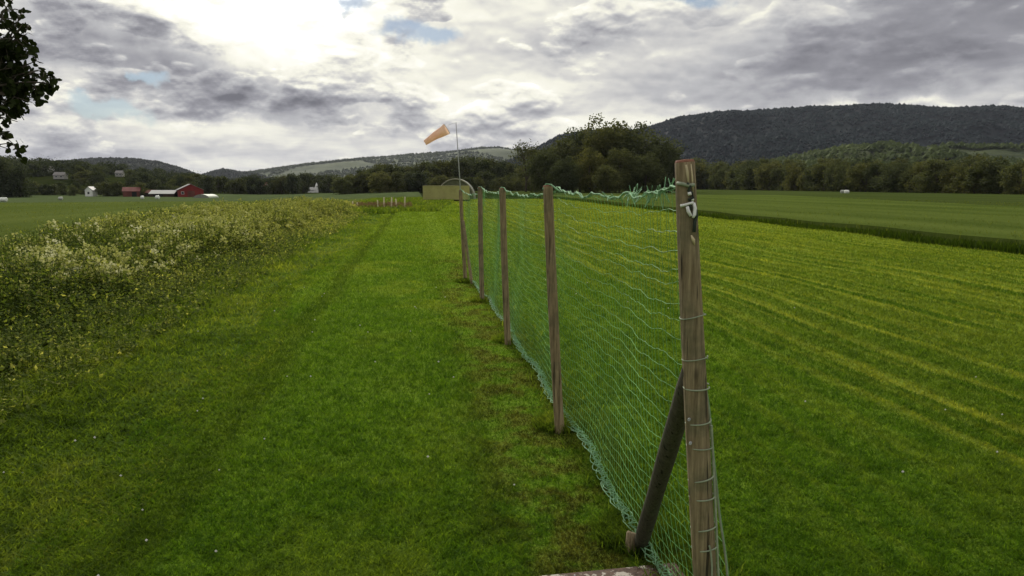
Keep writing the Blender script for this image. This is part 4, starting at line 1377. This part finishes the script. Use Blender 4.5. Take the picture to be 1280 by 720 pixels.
# main limbs, then lighter branches that leave the nearest limb
cent = [ends[0][0]]
allp = np.array([e for e, _ in ends])
while len(cent) < 15:
    dmin = np.min([np.linalg.norm(allp - c_, axis=1) for c_ in cent], axis=0)
    cent.append(allp[int(np.argmax(dmin))])
limbs = []
for c_ in cent:
    tip_ = c_ * np.array([.72, .72, 1]) + np.array([0, 0, -.12])
    z0 = max(.9, min(5.4, tip_[2] - .9 * np.hypot(tip_[0], tip_[1]) * .7))
    st_ = np.array([.02, .03, z0]); md = (st_ + tip_) / 2 + np.array([g.normal(0, .12), g.normal(0, .12), -.10])
    tt = np.linspace(0, 1, 9)
    P = np.array([(1 - t) ** 2 * st_ + 2 * t * (1 - t) * md + t * t * tip_ for t in tt])
    P[1:-1] += g.normal(0, .02, (7, 3))
    mb.tube(P, .045 * (1 - .8 * tt), 8)
    limbs.append(P)
LP = np.vstack([P[3:] for P in limbs])
for e, tgt in ends:
    dd_ = np.linalg.norm(LP - e, axis=1) + 1.0 * np.maximum(0, LP[:, 2] - e[2]) + np.where(np.hypot(LP[:, 0], LP[:, 1]) > np.hypot(e[0], e[1]), .5, 0)
    st_ = LP[int(np.argmin(dd_))]; md = (st_ + e) / 2 + np.array([g.normal(0, .06), g.normal(0, .06), .07])
    tt = np.linspace(0, 1, 7)
    P = np.array([(1 - t) ** 2 * st_ + 2 * t * (1 - t) * md + t * t * e for t in tt])
    mb.tube(P, .011 * (1 - tt) + .003, 5)
    for q_ in range(4 if tgt else 8):
        t = g.uniform(.55 if tgt else .2, 1.0)
        a0 = (1 - t) ** 2 * st_ + 2 * t * (1 - t) * md + t * t * e
        dv_ = unit(g.normal(size=3) * np.array([1, 1, .7])); ln = g.uniform(.06, .20) if tgt else g.uniform(.15, .42)
        if tgt and dv_[0] > 0:
            dv_[0] *= .5
        b0 = a0 + dv_ * ln + np.array([0, 0, -.03])
        mb.tube([a0, (a0 + b0) / 2 + np.array([0, 0, .015]), b0], [.005, .004, .0025], 4)
        nl = 7 if tgt else 8
        for u in np.linspace(.3, 1, nl):
            LC.append(a0 + (b0 - a0) * u + g.normal(0, .022, 3)); LU.append(unit(dv_ + g.normal(0, .8, 3) + np.array([0, 0, -.45]))); LL.append(g.uniform(.04, .068) if tgt else g.uniform(.04, .065))
mb.build('trunk', M_bark, nt, smooth=True)
LC, LU, LL = np.array(LC), np.array(LU), np.array(LL)
sd = sidefor(LU, g); nm = np.cross(LU, sd)
# rounded leaves: six corners each
prof_l = [(0, 0, 0), (.22, .46, .05), (.62, .42, .05), (1, 0, 0), (.62, -.42, .05), (.22, -.46, .05)]
Vl = np.stack([LC + LU * (a * LL)[:, None] + sd * (b_ * LL)[:, None] + nm * (c_ * LL)[:, None] for a, b_, c_ in prof_l], 1).reshape(-1, 3)
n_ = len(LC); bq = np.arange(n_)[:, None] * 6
link('crown', mesh_np('crown', Vl, [np.vstack([bq + np.array([[0, 1, 2, 3]]), bq + np.array([[0, 3, 4, 5]])])], M_folnear, attrs={'tint': np.repeat(np.clip(g.normal(.5, .2, n_), 0, 1), 6)}), nt)

# ------------------------------------------------------------------ haze
mb = MB().box((-8000, -1500, -12), (8000, 9500, 420))
m, k, out = new_mat('haze_air')
vol = k.n('ShaderNodeVolumePrincipled')
vol.inputs['Color'].default_value = (.78, .82, 1.0, 1); vol.inputs['Density'].default_value = .000028
vol.inputs['Anisotropy'].default_value = .2
k.t.links.new(vol.outputs[0], out.inputs['Volume'])
hz = mb.build('haze', m); tag(hz, kind='stuff')

# ------------------------------------------------------------------ sky and light
SUN_AZ, SUN_EL = R(-13), R(31)
w = bpy.data.worlds.new('World'); scene.world = w; w.use_nodes = True
t = w.node_tree; t.nodes.clear(); k = NT(t)
wout = k.n('ShaderNodeOutputWorld')
sky = k.n('ShaderNodeTexSky'); sky.sky_type = 'NISHITA'; sky.sun_disc = False
sky.sun_elevation = SUN_EL; sky.sun_rotation = SUN_AZ; sky.air_density = 1.0; sky.dust_density = 0.3; sky.ozone_density = 2.5
D = k.v('NORMALIZE', k.n('ShaderNodeTexCoord').outputs['Generated'])
x, y, z = k.sep(D)
az = k.m('ARCTAN2', x, y); el = k.m('ARCSINE', z)
wn = k.sep(k.noise(D, 3.6, 7, .62, color=True))
wn2 = k.sep(k.noise(D, 11.0, 4, .6, color=True))
azw = k.m('ADD', k.m('MULTIPLY_ADD', k.m('SUBTRACT', wn[0], .5), .34, az), k.m('MULTIPLY', k.m('SUBTRACT', wn2[0], .5), .10))
elw = k.m('ADD', k.m('MULTIPLY_ADD', k.m('SUBTRACT', wn[1], .5), .13, el), k.m('MULTIPLY', k.m('SUBTRACT', wn2[1], .5), .05))


def azel(px, py):
    d = ray(px, py).normalized()
    return math.atan2(d.x, d.y), math.asin(d.z)


def blob(px, py, sx, sy, amp, acc):
    a, e = azel(px, py)
    u = k.m('MULTIPLY', k.m('SUBTRACT', azw, a), FOCAL / sx)
    v = k.m('MULTIPLY', k.m('SUBTRACT', elw, e), FOCAL / sy)
    s = k.m('MULTIPLY_ADD', u, u, k.m('MULTIPLY', v, v))
    gss = k.m('EXPONENT', k.m('MULTIPLY', s, -1.0))
    return k.m('MULTIPLY', gss, amp) if acc is None else k.m('MULTIPLY_ADD', gss, amp, acc)
den = k.m('ADD', k.m('MAXIMUM', z, 0.0), .10)
pl = k.comb(k.m('DIVIDE', x, den), k.m('DIVIDE', y, den), 0.0)
n1 = k.noise(pl, 1.05, 7, .60, dist=.25, dim='2D')
n3 = k.noise(k.comb(az, k.m('MULTIPLY', el, 2.2), 0.0), 9.0, 6, .62, dist=.3)
# heaped cloud: tops catch the light, bases stay grey
q0 = k.comb(az, k.m('MULTIPLY', el, 2.3), 0.0)
k.dim = '2D'
def heap(scale, lift, seed, vor=True):
    def puff(off):
        v_ = k.v('ADD', q0, (seed, off, 0))
        if not vor:
            return k.noise(v_, scale, 5, .6)
        wv = k.v('ADD', v_, k.v('SCALE', k.v('SUBTRACT', k.noise(v_, scale * 1.3, 2, .5, color=True), (.5, .5, .5))))
        wv.node.inputs[1].links[0].from_node.inputs['Scale'].default_value = .55 / scale
        vo = k.n('ShaderNodeTexVoronoi', feature='SMOOTH_F1' if scale < 6 else 'F1', voronoi_dimensions='2D'); vo.inputs['Scale'].default_value = scale
        vo.inputs['Detail'].default_value = 2; vo.inputs['Roughness'].default_value = .55
        if scale < 6:
            vo.inputs['Smoothness'].default_value = .5
        k.put(vo.inputs['Vector'], wv)
        return k.m('MULTIPLY_ADD', k.noise(v_, scale, 6, .6), .6, k.m('MULTIPLY_ADD', vo.outputs['Distance'], -.62, .83))
    a_ = puff(0); b_ = puff(lift)
    return a_, k.m('SUBTRACT', a_, b_)
h1, e1_ = heap(3.5, .052, 3.7)
h2, e2_ = heap(9.0, .017, 8.1)
h3, e3_ = heap(27.0, .009, 5.3, False)
# layered cover: a brighter far deck, grey heaps with lit rims in front of it
deck = k.m('MULTIPLY_ADD', k.m('SUBTRACT', n1, .5), .55, .80)
deck = k.m('MULTIPLY_ADD', e2_, .35, deck)
cover = k.m('MULTIPLY_ADD', h2, .45, k.m('MULTIPLY_ADD', h3, .14, k.m('MULTIPLY', h1, .75)))
cm_ = k.m('MULTIPLY', k.sm(cover, .82, .885), k.m('MULTIPLY_ADD', k.sm(az, -.15, .35), -.55, .95))
heapB = k.m('MULTIPLY_ADD', e1_, 1.3, .82)
heapB = k.m('MULTIPLY_ADD', e2_, 1.2, heapB)
heapB = k.m('MULTIPLY_ADD', e3_, .8, heapB)
heapB = k.m('MULTIPLY_ADD', k.sm(cover, .865, .995), -.32, heapB)
Bv = k.m('ADD', deck, k.m('MULTIPLY', cm_, k.m('SUBTRACT', heapB, deck)))
Bv = k.m('MULTIPLY_ADD', k.m('SUBTRACT', n3, .5), .10, Bv)
for (px_, py_, sx, sy, am) in (
        (350, 20, 90, 40, .48), (330, -70, 220, 80, .40), (245, 8, 50, 26, .25), (435, 50, 45, 45, .22),
        (160, 72, 120, 26, -.30), (310, 112, 170, 24, -.42), (470, 95, 50, 30, .22), (60, 50, 90, 50, -.16), (420, 140, 90, 12, -.15),
        (130, 106, 75, 16, .22), (560, 122, 150, 14, .25), (200, 150, 160, 14, .16), (220, 190, 220, 10, -.10),
        (1180, 60, 180, 60, -.36), (1290, 0, 150, 80, -.26), (1000, 95, 170, 22, -.20), (720, 72, 70, 10, -.20), (820, 24, 260, 34, .06),
        (860, 120, 120, 14, -.10), (1130, 130, 60, 7, .28), (640, 160, 260, 14, .02), (60, 182, 120, 12, -.20), (900, 60, 90, 18, -.08)):
    Bv = blob(px_, py_, sx, sy, am, Bv)
# the sky beyond the frame: darker cloud behind and to the right
Bv = k.m('MULTIPLY_ADD', k.sm(y, .25, -.6), -.10, Bv)
ccol = k.ramp(k.m('MULTIPLY', Bv, .73), [(.02, (.13, .13, .15)), (.26, (.28, .28, .305)), (.44, (.47, .47, .48)), (.55, (.64, .63, .60)), (.67, (.87, .855, .74)), (.84, (1.0, .98, .88))], 'LINEAR')
glow = k.m('MULTIPLY', k.sm(Bv, 1.15, 1.8), 1.8)
ccol = k.mix(1.0, ccol, k.comb(k.m('ADD', glow, 1.0), k.m('ADD', glow, 1.0), k.m('MULTIPLY_ADD', glow, .97, 1.0)), 'MULTIPLY')
gap = blob(140, 143, 52, 10, .95, None)
for a_ in ((440, 4, 55, 14, .8), (520, 46, 50, 12, .8), (205, 104, 18, 8, .8), (860, 2, 60, 14, .7)):
    gap = blob(*a_, gap)
gap = k.m('MULTIPLY', k.sm(k.m('MULTIPLY', gap, k.m('ADD', n3, .5)), .25, .75), .85)
bg1 = k.n('ShaderNodeBackground'); k.put(bg1.inputs[0], sky.outputs[0]); bg1.inputs[1].default_value = .05
bg2 = k.n('ShaderNodeBackground'); k.put(bg2.inputs[0], ccol); bg2.inputs[1].default_value = 0.88
mx = k.n('ShaderNodeMixShader'); k.put(mx.inputs[0], gap)
t.links.new(bg2.outputs[0], mx.inputs[1]); t.links.new(bg1.outputs[0], mx.inputs[2]); t.links.new(mx.outputs[0], wout.inputs[0])
w.cycles.sampling_method = 'MANUAL'; w.cycles.sample_map_resolution = 512

sd_ = bpy.data.lights.new('sun', 'SUN'); sd_.energy = 2.5; sd_.angle = R(12); sd_.color = (1, .95, .86)
so = bpy.data.objects.new('sun', sd_); COL.objects.link(so)
tos = Vector((math.sin(SUN_AZ) * math.cos(SUN_EL), math.cos(SUN_AZ) * math.cos(SUN_EL), math.sin(SUN_EL)))
so.rotation_euler = tos.to_track_quat('Z', 'Y').to_euler(); so.location = (0, 0, 30)

vs = scene.view_settings
vs.view_transform = 'Standard'; vs.look = 'None'; vs.gamma = 1; vs.use_curve_mapping = False; vs.exposure = 0.3
scene.cycles.volume_bounces = 0
scene.cycles.max_bounces = 6
scene.cycles.transparent_max_bounces = 8
